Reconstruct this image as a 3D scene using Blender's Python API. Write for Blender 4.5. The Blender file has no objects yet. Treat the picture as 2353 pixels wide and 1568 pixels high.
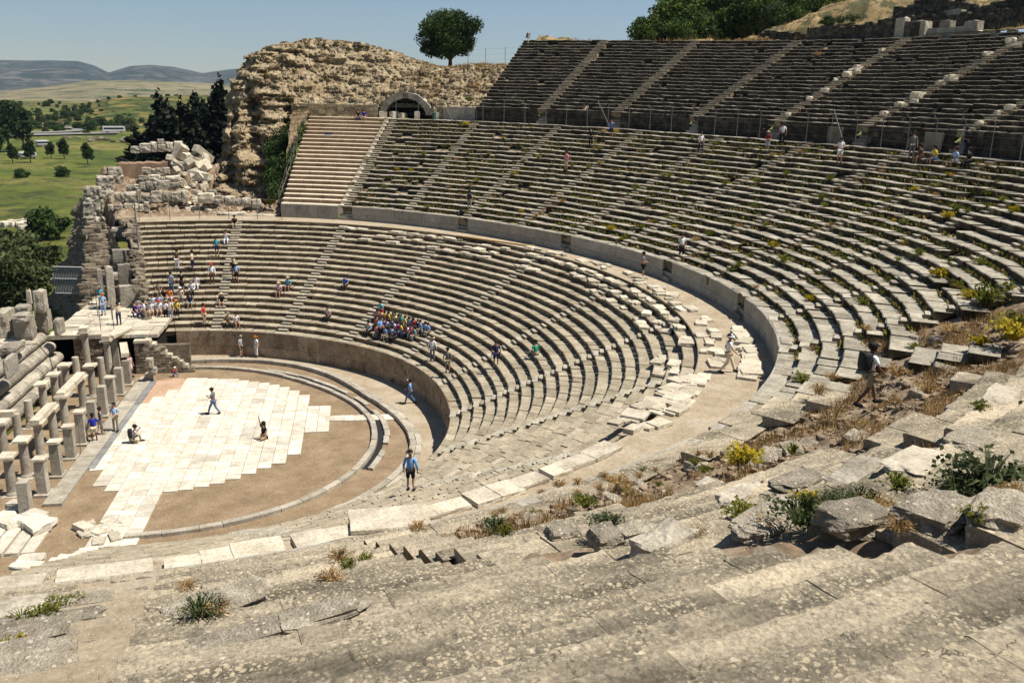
import bpy, math, random
import numpy as np
from mathutils import Vector, Matrix, noise
S = bpy.context.scene
R = math.radians
# ---------------------------------------------------------------- camera
CAM = np.array([0.7653, -53.579, 20.0208]); FPX = 2024.77
CR = np.array([0.932676, -0.360107, 0.020962]); CU = np.array([0.077697, 0.257303, 0.963202]); CF = np.array([0.352249, 0.896727, -0.267959])
cd = bpy.data.cameras.new('camera'); co = bpy.data.objects.new('camera', cd); S.collection.objects.link(co)
cd.sensor_width = 36; cd.lens = FPX / 2352 * 36; cd.clip_start = 0.2; cd.clip_end = 30000
M = Matrix([[CR[0], CU[0], -CF[0], CAM[0]], [CR[1], CU[1], -CF[1], CAM[1]], [CR[2], CU[2], -CF[2], CAM[2]], [0, 0, 0, 1]])
co.matrix_world = M; S.camera = co
# ---------------------------------------------------------------- sky and sun
SUN_AZ, SUN_EL = -27.0, 63.0
w = bpy.data.worlds.new('World'); S.world = w; w.use_nodes = True
nt = w.node_tree; nt.nodes.clear()
sky = nt.nodes.new('ShaderNodeTexSky'); sky.sky_type = 'NISHITA'; sky.sun_disc = False
sky.sun_elevation = R(SUN_EL); sky.sun_rotation = R(90 - SUN_AZ); sky.air_density = 1.0; sky.dust_density = 0.1; sky.ozone_density = 3.5; sky.altitude = 0
bg = nt.nodes.new('ShaderNodeBackground'); bg.inputs[1].default_value = 0.052
wo = nt.nodes.new('ShaderNodeOutputWorld')
nt.links.new(sky.outputs[0], bg.inputs[0]); nt.links.new(bg.outputs[0], wo.inputs[0])
sd = bpy.data.lights.new('sun', 'SUN'); sd.energy = 5.0; sd.angle = R(0.5); sd.color = (1.0, 0.94, 0.83)
so = bpy.data.objects.new('sun', sd); S.collection.objects.link(so)
dv = Vector((math.cos(R(SUN_EL)) * math.cos(R(SUN_AZ)), math.cos(R(SUN_EL)) * math.sin(R(SUN_AZ)), math.sin(R(SUN_EL))))
so.rotation_euler = dv.to_track_quat('Z', 'Y').to_euler(); so.location = (60, -60, 120)
S.view_settings.view_transform = 'Standard'; S.view_settings.look = 'None'; S.view_settings.exposure = 0.60; S.view_settings.gamma = 1
S.cycles.max_bounces = 5; S.cycles.diffuse_bounces = 2; S.cycles.glossy_bounces = 1; S.cycles.transparent_max_bounces = 4
rng = random.Random(7); HAZE_D = 5e-5
# ---------------------------------------------------------------- helpers
COL = S.collection.objects
def tag(o, label=None, cat=None, group=None, kind=None):
    if label: o['label'] = label
    if cat: o['category'] = cat
    if group: o['group'] = group
    if kind: o['kind'] = kind
    elif cat: o['kind'] = 'thing'
    return o
def empty(name, loc=(0, 0, 0), rz=0.0, parent=None):
    o = bpy.data.objects.new(name, None); COL.link(o); o.location = loc; o.rotation_euler = (0, 0, rz); o.empty_display_size = .2
    if parent: o.parent = parent
    return o
class MB:
    """collects verts and faces, then links them as one mesh object"""
    def __init__(s): s.v = []; s.f = []; s.t = []; s.m = []; s.n = 0
    def add(s, vs, fs, tone=.5, mi=0):
        n = s.n; s.v.extend(vs); s.n += len(vs)
        s.f.extend([tuple(i + n for i in f) for f in fs]); s.t.extend([tone] * len(vs)); s.m.extend([mi] * len(fs))
    def mesh(s, name, mats):
        me = bpy.data.meshes.new(name); me.from_pydata([tuple(map(float, q)) for q in s.v], [], s.f)
        a = me.attributes.new('tone', 'FLOAT', 'POINT'); a.data.foreach_set('value', s.t)
        for m in (mats if isinstance(mats, (list, tuple)) else [mats]): me.materials.append(m)
        me.polygons.foreach_set('material_index', s.m); me.update(); return me
    def build(s, name, mats, parent=None, loc=None, smooth=False):
        me = s.mesh(name, mats)
        if smooth: me.polygons.foreach_set('use_smooth', [True] * len(me.polygons))
        o = bpy.data.objects.new(name, me); COL.link(o)
        if parent: o.parent = parent
        if loc is not None: o.location = loc
        return o
BF = [(0, 3, 2, 1), (4, 5, 6, 7), (0, 1, 5, 4), (1, 2, 6, 5), (2, 3, 7, 6), (3, 0, 4, 7)]
def box(mb, c, sz, rz=0.0, tone=.5, mi=0, jit=0.0, rx=0.0, ry=0.0):
    vs = []
    m = Matrix.Rotation(rz, 3, 'Z') @ Matrix.Rotation(ry, 3, 'Y') @ Matrix.Rotation(rx, 3, 'X')
    for a, b, d in [(-1, -1, -1), (1, -1, -1), (1, 1, -1), (-1, 1, -1), (-1, -1, 1), (1, -1, 1), (1, 1, 1), (-1, 1, 1)]:
        q = m @ Vector((a * sz[0] / 2, b * sz[1] / 2, d * sz[2] / 2))
        if jit: q += Vector((rng.uniform(-jit, jit), rng.uniform(-jit, jit), rng.uniform(-jit, jit)))
        vs.append((c[0] + q.x, c[1] + q.y, c[2] + q.z))
    mb.add(vs, BF, tone, mi)
_rock = {}
def rockpts(seed, sub=3, rough=.25, boxy=.6):
    """a worn block: subdivided cube pushed by noise; unit size"""
    k = (seed, sub, rough, boxy)
    if k in _rock: return _rock[k]
    vs = []; idx = {}; fs = []
    def vid(q):
        key = tuple(round(t, 4) for t in q)
        if key not in idx: idx[key] = len(vs); vs.append(q)
        return idx[key]
    for ax in range(3):
        for sg in (-1, 1):
            for i in range(sub):
                for j in range(sub):
                    qs = []
                    for (a, b) in ((i, j), (i + 1, j), (i + 1, j + 1), (i, j + 1)):
                        p = [0, 0, 0]; p[ax] = sg; p[(ax + 1) % 3] = -1 + 2 * a / sub; p[(ax + 2) % 3] = -1 + 2 * b / sub
                        qs.append(vid(tuple(p)))
                    fs.append(tuple(qs if sg > 0 else qs[::-1]))
    out = []
    for q in vs:
        v = Vector(q); n = v.normalized(); b = v * boxy + n * (1 - boxy) * 1.1
        b += n * (noise.noise(v * 1.1 + Vector((seed * 7.3, seed * 3.1, 0))) * rough + noise.noise(v * 2.7 + Vector((seed, 0, seed * 5))) * rough * .5)
        out.append(b * .5)
    _rock[k] = (out, fs); return _rock[k]
def rock(mb, c, sz, rz=0, seed=None, tone=None, sub=3, rough=.25, boxy=.6, rx=0, ry=0, mi=0):
    seed = rng.randint(0, 11) if seed is None else seed; tone = rng.random() if tone is None else tone
    ps, fs = rockpts(seed, sub, rough, boxy)
    m = Matrix.Rotation(rz, 3, 'Z') @ Matrix.Rotation(ry, 3, 'Y') @ Matrix.Rotation(rx, 3, 'X')
    vs = []
    for q in ps:
        q = m @ Vector((q.x * sz[0], q.y * sz[1], q.z * sz[2])); vs.append((c[0] + q.x, c[1] + q.y, c[2] + q.z))
    mb.add(vs, fs, tone, mi)
def lathe(mb, prof, n=16, c=(0, 0, 0), tone=.5, mi=0):
    vs = []; fs = []
    for (r0, z) in prof:
        for i in range(n):
            a = 2 * math.pi * i / n; vs.append((c[0] + r0 * math.cos(a), c[1] + r0 * math.sin(a), c[2] + z))
    for k in range(len(prof) - 1):
        for i in range(n):
            j = (i + 1) % n; fs.append((k * n + i, k * n + j, (k + 1) * n + j, (k + 1) * n + i))
    fs.append(tuple(range(n))[::-1]); fs.append(tuple((len(prof) - 1) * n + i for i in range(n)))
    mb.add(vs, fs, tone, mi)
def tube(mb, pts, rad, n=6, tone=.5, mi=0):
    """pts list of xyz, rad float or list"""
    P = [Vector(q) for q in pts]; vs = []; fs = []
    rr = rad if isinstance(rad, (list, tuple)) else [rad] * len(P)
    for i, q in enumerate(P):
        d = (P[min(i + 1, len(P) - 1)] - P[max(i - 1, 0)]).normalized()
        a = d.orthogonal().normalized() if abs(d.z) > .9 else d.cross(Vector((0, 0, 1))).normalized(); b = d.cross(a)
        for k in range(n):
            t = 2 * math.pi * k / n; e = q + (a * math.cos(t) + b * math.sin(t)) * rr[i]; vs.append(tuple(e))
    for i in range(len(P) - 1):
        for k in range(n):
            j = (k + 1) % n; fs.append((i * n + k, i * n + j, (i + 1) * n + j, (i + 1) * n + k))
    fs.append(tuple(range(n))[::-1]); fs.append(tuple((len(P) - 1) * n + k for k in range(n)))
    mb.add(vs, fs, tone, mi)
def fbm(x, y, z=0.0, o=4):
    return noise.fractal(Vector((x, y, z)), 1.0, 2.0, o)
def sstep(a, b, x):
    t = min(1, max(0, (x - a) / (b - a))); return t * t * (3 - 2 * t)
# pixels of the 2352x1568 view used for surveying positions on known levels
def ray(px, py):
    d = CR * ((px - 1176) / FPX) - CU * ((py - 784) / FPX) + CF; return d
def at_z(px, py, z):
    d = ray(px, py); return CAM + d * ((z - CAM[2]) / d[2])
def at_r(px, py, rad):
    d = ray(px, py); A = d[0]**2 + d[1]**2; B = 2 * (CAM[0] * d[0] + CAM[1] * d[1]); c = CAM[0]**2 + CAM[1]**2 - rad * rad
    return CAM + d * ((-B + math.sqrt(max(0, B * B - 4 * A * c))) / 2 / A)
def at_d(px, py, dist):
    d = ray(px, py); return CAM + d * (dist / math.hypot(d[0], d[1]))
def pol(az, r, z=0.0): return (r * math.cos(R(az)), r * math.sin(R(az)), z)
# ---------------------------------------------------------------- materials
class NT:
    def __init__(s, name):
        s.m = bpy.data.materials.new(name); s.m.use_nodes = True; s.t = s.m.node_tree; s.t.nodes.clear()
        s.out = s.n('ShaderNodeOutputMaterial'); s.b = s.n('ShaderNodeBsdfPrincipled'); s.l(s.b.outputs[0], s.out.inputs[0])
        s.b.inputs['Specular IOR Level'].default_value = .2; s.b.inputs['Roughness'].default_value = .9
        s.pos = s.n('ShaderNodeNewGeometry').outputs['Position']
    def n(s, t): return s.t.nodes.new(t)
    def l(s, a, b): s.t.links.new(a, b)
    def noise(s, scale, det=4, rough=.6, vec=None, stretch=None, out='Fac'):
        k = s.n('ShaderNodeTexNoise'); k.inputs['Scale'].default_value = scale; k.inputs['Detail'].default_value = det; k.inputs['Roughness'].default_value = rough
        v = vec or s.pos
        if stretch:
            mp = s.n('ShaderNodeMapping'); mp.inputs['Scale'].default_value = stretch; s.l(v, mp.inputs[0]); v = mp.outputs[0]
        s.l(v, k.inputs['Vector']); return k.outputs[out]
    def vor(s, scale, vec=None, out='Distance', feat='F1', rnd=1.0):
        k = s.n('ShaderNodeTexVoronoi'); k.feature = feat; k.inputs['Scale'].default_value = scale; k.inputs['Randomness'].default_value = rnd
        s.l(vec or s.pos, k.inputs['Vector']); return k
    def ramp(s, fac, stops):
        k = s.n('ShaderNodeValToRGB'); e = k.color_ramp.elements
        while len(e) > 1: e.remove(e[-1])
        for i, (p, c) in enumerate(stops):
            q = e[0] if i == 0 else e.new(p); q.position = p
            q.color = (c, c, c, 1) if isinstance(c, (int, float)) else (*c, 1)
        s.l(fac, k.inputs[0]); return k.outputs[0]
    def mix(s, fac, a, b, mode='MIX'):
        k = s.n('ShaderNodeMix'); k.data_type = 'RGBA'; k.blend_type = mode
        for ii, inp, v in ((0, k.inputs[0], fac), (6, k.inputs[6], a), (7, k.inputs[7], b)):
            if hasattr(v, 'is_linked'): s.l(v, inp)
            elif isinstance(v, (int, float)): inp.default_value = v if ii == 0 else (v, v, v, 1)
            else: inp.default_value = (*v, 1)
        return k.outputs[2]
    def math(s, op, a, b=0.0):
        k = s.n('ShaderNodeMath'); k.operation = op
        for inp, v in ((k.inputs[0], a), (k.inputs[1], b)):
            if hasattr(v, 'is_linked'): s.l(v, inp)
            else: inp.default_value = v
        return k.outputs[0]
    def attr(s, name='tone'):
        k = s.n('ShaderNodeAttribute'); k.attribute_name = name; return k.outputs['Fac']
    def bump(s, h, strength=.5, dist=.05):
        k = s.n('ShaderNodeBump'); k.inputs['Strength'].default_value = strength; k.inputs['Distance'].default_value = dist
        s.l(h, k.inputs['Height']); s.l(k.outputs[0], s.b.inputs['Normal'])
    def col(s, c): s.l(c, s.b.inputs['Base Color']) if hasattr(c, 'is_linked') else setattr(s.b.inputs['Base Color'], 'default_value', (*c, 1)); return s.m
def stone(name, dark, mid, light, sc=1.0, bump=.6, dist=.04, stain=None, tone_amt=.5, rough=.92, spots=None):
    k = NT(name); n1 = k.noise(1.3 * sc, 6, .65); n2 = k.noise(9 * sc, 5, .7)
    c = k.ramp(n1, [(.28, dark), (.5, mid), (.72, light)])
    t = k.ramp(k.attr(), [(0, 1 - tone_amt), (1, 1 + tone_amt * .45)])
    c = k.mix(1.0, c, t, 'MULTIPLY')
    c = k.mix(1.0, c, k.ramp(n2, [(.25, .55), (.5, 1.0), (.75, 1.25)]), 'MULTIPLY')
    if stain:
        col, thr, ss = stain
        c = k.mix(k.ramp(k.noise(ss, 5, .7), [(thr, 0.0), (thr + .1, .85)]), c, col)
    if spots:
        col, ssz, thr = spots
        v = k.vor(ssz); d = k.ramp(v.outputs['Distance'], [(.22, 1.0), (.3, 0.0)])
        sep = k.n('ShaderNodeSeparateColor'); k.l(v.outputs['Color'], sep.inputs[0])
        m = k.math('MULTIPLY', d, k.ramp(sep.outputs[0], [(thr, 0.0), (thr + .03, 1.0)])); c = k.mix(m, c, col)
    k.bump(k.math('ADD', k.noise(6 * sc, 6, .7), k.math('MULTIPLY', k.vor(11 * sc).outputs['Distance'], .4)), bump, dist)
    k.b.inputs['Roughness'].default_value = rough
    return k.col(c)
def plain(name, c, rough=.8, var=.15, sc=8, metal=0.0):
    k = NT(name); k.b.inputs['Roughness'].default_value = rough; k.b.inputs['Metallic'].default_value = metal
    cc = k.mix(1.0, c, k.ramp(k.noise(sc, 3), [(.3, 1 - var), (.7, 1 + var)]), 'MULTIPLY'); return k.col(cc)
def leafmat(name, a, b, c, tr=.25):
    k = NT(name); cc = k.ramp(k.attr(), [(0, a), (.5, b), (1, c)]); cc = k.mix(1.0, cc, k.ramp(k.noise(1.2, 3), [(.3, .6), (.7, 1.35)]), 'MULTIPLY')
    k.b.inputs['Roughness'].default_value = .7; k.col(cc)
    t = k.n('ShaderNodeBsdfTranslucent'); k.l(cc, t.inputs[0]); mx = k.n('ShaderNodeMixShader'); mx.inputs[0].default_value = tr
    k.l(k.b.outputs[0], mx.inputs[1]); k.l(t.outputs[0], mx.inputs[2]); k.l(mx.outputs[0], k.out.inputs[0]); return k.m
MAT = {}
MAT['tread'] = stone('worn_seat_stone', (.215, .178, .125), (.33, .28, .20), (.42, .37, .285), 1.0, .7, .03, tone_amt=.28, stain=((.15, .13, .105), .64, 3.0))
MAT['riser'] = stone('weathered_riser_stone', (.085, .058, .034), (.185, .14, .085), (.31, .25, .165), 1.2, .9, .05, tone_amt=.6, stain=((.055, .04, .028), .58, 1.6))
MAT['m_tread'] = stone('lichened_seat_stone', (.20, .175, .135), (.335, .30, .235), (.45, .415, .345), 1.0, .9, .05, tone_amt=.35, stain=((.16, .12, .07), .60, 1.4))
MAT['m_riser'] = stone('mossy_shade_toned_riser', (.035, .026, .012), (.085, .066, .036), (.22, .185, .13), 1.5, 1., .06, tone_amt=.65, stain=((.03, .03, .012), .55, 2.0))  # lichen and moss stain, deepened by riser shadow put into the colour
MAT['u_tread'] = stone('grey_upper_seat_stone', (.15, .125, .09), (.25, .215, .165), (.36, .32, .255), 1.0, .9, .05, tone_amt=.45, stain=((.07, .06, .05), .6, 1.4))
MAT['u_riser'] = stone('shade_toned_upper_riser', (.026, .02, .014), (.058, .048, .035), (.14, .12, .092), 1.2, 1., .06, tone_amt=.6)  # dark lichen tone, with the upper risers' shade painted in
MAT['r_tread'] = stone('restored_seat_edge', (.52, .45, .33), (.62, .54, .41), (.70, .62, .48), 1.0, .3, .02, tone_amt=.1)
MAT['r_riser'] = stone('restored_brown_riser', (.20, .13, .085), (.27, .18, .12), (.34, .24, .165), 1.0, .5, .03, tone_amt=.25)
MAT['wallstone'] = stone('pale_wall_stone', (.24, .22, .18), (.33, .30, .25), (.40, .37, .31), .8, .5, .03, tone_amt=.18, stain=((.20, .17, .12), .62, 1.2))
MAT['podium'] = stone('stained_podium_stone', (.17, .11, .07), (.30, .22, .145), (.42, .345, .25), .7, .5, .03, tone_amt=.3, stain=((.10, .055, .035), .56, 1.1))
MAT['marble'] = stone('marble_paving', (.46, .40, .31), (.60, .54, .44), (.70, .66, .57), 1.2, .2, .01, tone_amt=.24, stain=((.30, .31, .32), .66, 1.1))
MAT['slab'] = stone('pale_loose_slab', (.36, .31, .23), (.50, .44, .34), (.62, .56, .45), 1.2, .7, .03, tone_amt=.25)
MAT['block'] = stone('ruin_block_stone', (.22, .19, .15), (.36, .32, .255), (.52, .47, .38), .9, .9, .07, tone_amt=.4, stain=((.14, .12, .09), .62, 1.2))
MAT['column'] = stone('column_stone', (.26, .23, .18), (.37, .33, .265), (.46, .42, .35), 1.1, .6, .03, tone_amt=.2, stain=((.25, .19, .13), .64, 1.5))
MAT['capital'] = stone('pale_capital_stone', (.42, .35, .26), (.55, .48, .37), (.64, .58, .47), 1.3, .6, .03, tone_amt=.2)
MAT['boulder'] = stone('conglomerate_boulder', (.20, .17, .13), (.34, .295, .225), (.50, .44, .345), 2.2, 1., .07, tone_amt=.3, spots=((.56, .50, .40), 9, .55))
def lichen():
    k = NT('lichened_concrete')
    br = k.noise(.55, 5, .65, stretch=(.35, 1.5, 1.5)); c = k.ramp(br, [(.36, (.115, .098, .070)), (.48, (.225, .192, .140)), (.60, (.38, .32, .23))])
    c = k.mix(1.0, c, k.ramp(k.noise(14, 6, .75), [(.28, .45), (.5, 1.0), (.72, 1.45)]), 'MULTIPLY')
    c = k.mix(1.0, c, k.ramp(k.attr(), [(0, .66), (1, 1.32)]), 'MULTIPLY')
    # warm the coordinates a little so spots are not round
    wv = k.n('ShaderNodeVectorMath'); wv.operation = 'MULTIPLY_ADD'; k.l(k.noise(11, 3, .6, out='Color'), wv.inputs[0]); wv.inputs[1].default_value = (.06, .06, .06); k.l(k.pos, wv.inputs[2])
    zone = k.ramp(k.noise(.7, 5, .65), [(.40, 0.04), (.52, 1.0)])
    for sc, lo, hi, thr, cl in ((7.5, .22, .30, .45, (.50, .42, .29)), (13, .28, .38, .30, (.47, .39, .27)), (24, .26, .38, .35, (.43, .36, .25)), (5, .14, .20, .62, (.58, .51, .39))):
        v = k.vor(sc, wv.outputs[0]); sep = k.n('ShaderNodeSeparateColor'); k.l(v.outputs['Color'], sep.inputs[0])
        m = k.math('MULTIPLY', k.ramp(v.outputs['Distance'], [(lo, 1.0), (hi, 0.0)]), k.ramp(sep.outputs[0], [(thr, 0.0), (thr + .02, 1.0)]))
        m = k.math('MULTIPLY', m, zone); m = k.math('MULTIPLY', m, .85)
        c = k.mix(m, c, cl)
    v = k.vor(21, wv.outputs[0]); sep = k.n('ShaderNodeSeparateColor'); k.l(v.outputs['Color'], sep.inputs[0])
    m = k.math('MULTIPLY', k.ramp(v.outputs['Distance'], [(.14, 1.0), (.22, 0.0)]), k.ramp(sep.outputs[1], [(.8, 0.0), (.82, .8)])); c = k.mix(m, c, (.09, .08, .065))
    ck = k.n('ShaderNodeTexVoronoi'); ck.feature = 'DISTANCE_TO_EDGE'; ck.inputs['Scale'].default_value = .9; k.l(wv.outputs[0], ck.inputs['Vector']); wv2 = k.n('ShaderNodeVectorMath'); wv2.operation = 'MULTIPLY_ADD'; k.l(k.noise(1.4, 5, .7, out='Color'), wv2.inputs[0]); wv2.inputs[1].default_value = (1.2, 1.2, 1.2); k.l(k.pos, wv2.inputs[2]); k.l(wv2.outputs[0], ck.inputs['Vector'])
    c = k.mix(k.math('MULTIPLY', k.ramp(ck.outputs['Distance'], [(.004, 1.0), (.014, 0.0)]), k.ramp(k.noise(.9, 3), [(.45, 0.0), (.6, .85)])), c, (.05, .042, .03))
    c = k.mix(k.ramp(k.noise(2.2, 6, .75), [(.57, 0.0), (.66, .7)]), c, (.085, .078, .062))
    k.bump(k.math('ADD', k.noise(16, 8, .75), k.math('MULTIPLY', k.vor(15, wv.outputs[0]).outputs['Distance'], .7)), .9, .035)
    return k.col(c)
MAT['lichen'] = lichen()
def soil(name, a, b, c, sc=.5, peb=14, grass=None):
    k = NT(name); cc = k.ramp(k.noise(sc, 6, .7), [(.3, a), (.5, b), (.7, c)])
    cc = k.mix(1.0, cc, k.ramp(k.noise(8, 6, .75), [(.28, .65), (.5, 1), (.72, 1.3)]), 'MULTIPLY')
    if grass: cc = k.mix(k.ramp(k.noise(.45, 6, .7), [(.52, 0.0), (.6, .8)]), cc, grass)
    v = k.vor(peb); sep = k.n('ShaderNodeSeparateColor'); k.l(v.outputs['Color'], sep.inputs[0])
    m = k.math('MULTIPLY', k.ramp(v.outputs['Distance'], [(.15, 1.0), (.25, 0.0)]), k.ramp(sep.outputs[0], [(.8, 0.0), (.83, .8)])); cc = k.mix(m, cc, [min(1, q * 1.7) for q in c])
    k.bump(k.noise(7, 8, .8), .8, .06); return k.col(cc)
MAT['orch'] = soil('orchestra_soil', (.17, .12, .072), (.24, .172, .105), (.31, .232, .15), .7)
MAT['rosy'] = soil('rosy_mortar', (.36, .23, .15), (.43, .285, .195), (.48, .34, .25), .9)
MAT['drubble'] = stone('earthy_rubble', (.14, .10, .065), (.27, .20, .135), (.44, .36, .26), 2.2, .9, .04, tone_amt=.5)
MAT['dirt'] = soil('rubbly_earth', (.12, .08, .05), (.24, .175, .115), (.40, .32, .23), 1.1, 5)
MAT['earth2'] = soil('sandy_walkway', (.27, .21, .14), (.35, .285, .2), (.42, .36, .28), .6, 20)
def field():
    k = NT('meadow_grass'); big = k.noise(.02, 6, .6); c = k.ramp(big, [(.35, (.065, .09, .015)), (.5, (.11, .13, .022)), (.6, (.17, .155, .04)), (.74, (.27, .21, .085))])
    c = k.mix(1.0, c, k.ramp(k.noise(.25, 6, .75), [(.28, .5), (.5, 1), (.72, 1.4)]), 'MULTIPLY')
    c = k.mix(k.ramp(k.noise(.06, 6, .75), [(.51, 0.0), (.6, .9)]), c, (.035, .055, .012)); c = k.mix(k.ramp(k.noise(.11, 6, .75, stretch=(1, .5, 1)), [(.54, 0.0), (.64, .7)]), c, (.19, .17, .06)); k.bump(k.noise(1.5, 6, .8), 1, .5); return k.col(c)
MAT['field'] = field()
def hillm(name, a, b, c, sc, dots, dsc, thr=.55):
    k = NT(name); cc = k.ramp(k.noise(sc, 8, .65), [(.32, a), (.5, b), (.68, c)]); cc = k.mix(k.ramp(k.noise(dsc, 8, .72), [(thr, 0.0), (thr + .05, .9)]), cc, dots)
    k.bump(k.noise(dsc, 6, .7), 1, 1 / dsc * .12); return k.col(cc)
MAT['mount'] = hillm('scrubby_mountain', (.035, .045, .035), (.07, .07, .06), (.17, .145, .125), .0026, (.018, .03, .022), .008, .46)
MAT['midhill'] = hillm('dry_far_hill', (.12, .12, .06), (.18, .155, .085), (.25, .205, .12), .006, (.035, .055, .025), .016, .52)
MAT['nearhill'] = hillm('grassy_near_hill', (.06, .08, .015), (.14, .12, .03), (.27, .18, .065), .03, (.02, .038, .008), .09, .47)
MAT['drygrass'] = hillm('dry_grass_slope', (.13, .095, .045), (.26, .18, .085), (.38, .28, .14), .22, (.06, .062, .025), .5, .47)
def massif():
    k = NT('rubble_masonry'); c = k.ramp(k.noise(.35, 7, .68, stretch=(1, 1, 2.2)), [(.3, (.26, .195, .115)), (.5, (.38, .30, .19)), (.7, (.47, .39, .27))])
    v = k.vor(1.7, k.pos); c = k.mix(1.0, c, k.ramp(v.outputs['Distance'], [(.15, 1.08), (.62, .78)]), 'MULTIPLY')
    c = k.mix(1.0, c, k.ramp(k.noise(2.4, 7, .78, stretch=(1, 1, 2.6)), [(.36, .42), (.46, 1.0), (.72, 1.2)]), 'MULTIPLY')
    c = k.mix(k.ramp(k.noise(.5, 6, .7), [(.50, 0.0), (.62, .65)]), c, (.24, .175, .085))
    h = k.math('ADD', k.noise(1.6, 8, .8), k.math('MULTIPLY', v.outputs['Distance'], .6)); k.bump(h, 1.0, .2); return k.col(c)
MAT['massif'] = massif()
MAT['rubblewall'] = stone('dark_rubble_wall', (.05, .045, .035), (.12, .105, .08), (.30, .27, .21), 2.2, 1., .15, tone_amt=.5, stain=((.03, .028, .02), .52, 2.5))
MAT['lightrubble'] = stone('rubble_wall_stone', (.12, .095, .065), (.26, .21, .15), (.42, .36, .27), 2.0, 1., .08, tone_amt=.6)
MAT['asphalt'] = plain('pale_road', (.20, .19, .175), .9, .12, .3)
MAT['metal'] = plain('galvanised_metal', (.5, .5, .48), .5, .1, 9)
MAT['fencegrey'] = plain('weathered_fence_metal', (.16, .155, .14), .6, .1, 9)
MAT['rust'] = plain('rusty_rail', (.14, .075, .045), .7, .3, 9)
MAT['wood'] = plain('tan_plank', (.45, .31, .16), .8, .15, 6)
MAT['black'] = plain('black_rubber', (.02, .02, .022), .7)
MAT['painted_dark'] = plain('painted_shade_black', (.012, .01, .008), 1)  # near black, the shade of openings put into the colour
MAT['busglass'] = plain('bus_glass', (.02, .022, .025), .15)
MAT['white'] = plain('white_paint', (.55, .56, .56), .5)
MAT['green1'] = leafmat('dark_leaves', (.014, .028, .006), (.032, .06, .012), (.07, .115, .025))
MAT['cypress'] = leafmat('cypress_leaves', (.004, .007, .003), (.008, .014, .005), (.016, .026, .009), .05)
MAT['green2'] = leafmat('mid_green_leaves', (.03, .055, .008), (.065, .105, .015), (.13, .18, .03))
MAT['olive'] = leafmat('shrub_leaves', (.03, .045, .014), (.065, .085, .03), (.12, .14, .055))
MAT['weed'] = leafmat('weed_leaves', (.05, .07, .01), (.12, .135, .018), (.24, .22, .03), .35)
MAT['yellow'] = leafmat('yellow_flowers', (.16, .15, .012), (.36, .28, .014), (.58, .42, .02), .35)
MAT['straw'] = leafmat('dry_weeds', (.16, .09, .03), (.32, .20, .08), (.50, .36, .17), .3)
MAT['bark'] = plain('bark', (.07, .055, .04), .95, .3, 10)
# ---------------------------------------------------------------- plan of the theatre (polar, origin at the orchestra's centre)
def table(pts, fill):
    a = np.array([p[0] for p in pts] + list(range(112, 258, 12))); b = np.array([p[1] for p in pts] + [fill] * len(range(112, 258, 12)))
    th = np.radians(a); A = [np.ones_like(th)]
    for k in range(1, 6): A += [np.cos(k * th), np.sin(k * th)]
    A = np.array(A).T; reg = np.diag([0.0] + [.03 * k * k for k in range(1, 6) for _ in (0, 1)])
    co = np.linalg.solve(A.T @ A + reg, A.T @ b); g = np.radians(np.arange(-180, 180, .1)); G = [np.ones_like(g)]
    for k in range(1, 6): G += [np.cos(k * g), np.sin(k * g)]
    return np.array(G).T @ co
T_W = table([(86, 17.2), (64, 16.1), (39, 16.0), (22.6, 15.8), (-4, 16.2), (-20, 16.6), (-32, 17.1), (-41, 17.6), (-62, 18.4), (-73, 18.1), (-87, 18.15), (-97, 17.9)], 17.5)
T_I = table([(93, 32.3), (70, 31.9), (56, 31.2), (33, 29.3), (12, 28.7), (-5, 28.9), (-15, 29.1), (-36, 30.4), (-48, 31.1), (-57, 31.5), (-68, 32), (-80, 31.9), (-97, 31.5)], 32)
T_D = table([(93, 34.6), (71.7, 35.0), (60.4, 34.1), (49, 32.4), (39.1, 31.3), (28, 31.0), (17, 31.0), (5, 31.0), (-7.4, 31.5), (-16, 32.2), (-25.3, 33.1), (-36.8, 33.9), (-43, 34.4), (-49.6, 34.8), (-60.7, 35), (-70, 35), (-80.8, 34.8), (-87.7, 34.5), (-97, 34.1)], 34.5)
def lk(T, az):
    x = (az + 180) % 360 * 10; i = int(x); f = x - i; return T[i % 3600] * (1 - f) + T[(i + 1) % 3600] * f
Z_W, Z_I, Z_D = 2.03, 8.44, 9.74
NL, NM, NU = 19, 21, 22
def zM(az): return 16.95 + .38 * sstep(0, 50, az)
def rW(az): return lk(T_W, az)
def rI(az): return lk(T_I, az)
def rD(az): return lk(T_D, az)
def rM(az): return rD(az) + 17.3
def rU(az): return rM(az) + 1.4
def front(t, k, az):
    if t == 0: return rW(az) + (rI(az) - rW(az)) * k / NL
    if t == 1: return rD(az) + 17.3 * k / NM if k <= NM else rM(az) + 1.5
    return rU(az) + .735 * k
def lev(t, k, az):
    if t == 0: return Z_W + (Z_I - Z_W) * k / NL
    if t == 1: return Z_D + (zM(az) - Z_D) * k / NM
    return zM(az) + 1.55 + (.335 + .018 * sstep(15, 50, az)) * k
def place(x, y):
    """tier, row, azimuth, radius under a plan position"""
    az = math.degrees(math.atan2(y, x)); r = math.hypot(x, y)
    if r < rW(az): return None, 0, az, r
    if r < rD(az): return 0, min(NL, int((r - rW(az)) / (rI(az) - rW(az)) * NL)), az, r
    if r < rU(az): return 1, min(NM, int((r - rD(az)) / (17.3 / NM))), az, r
    return 2, min(NU, int((r - rU(az)) / .735)), az, r
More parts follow.
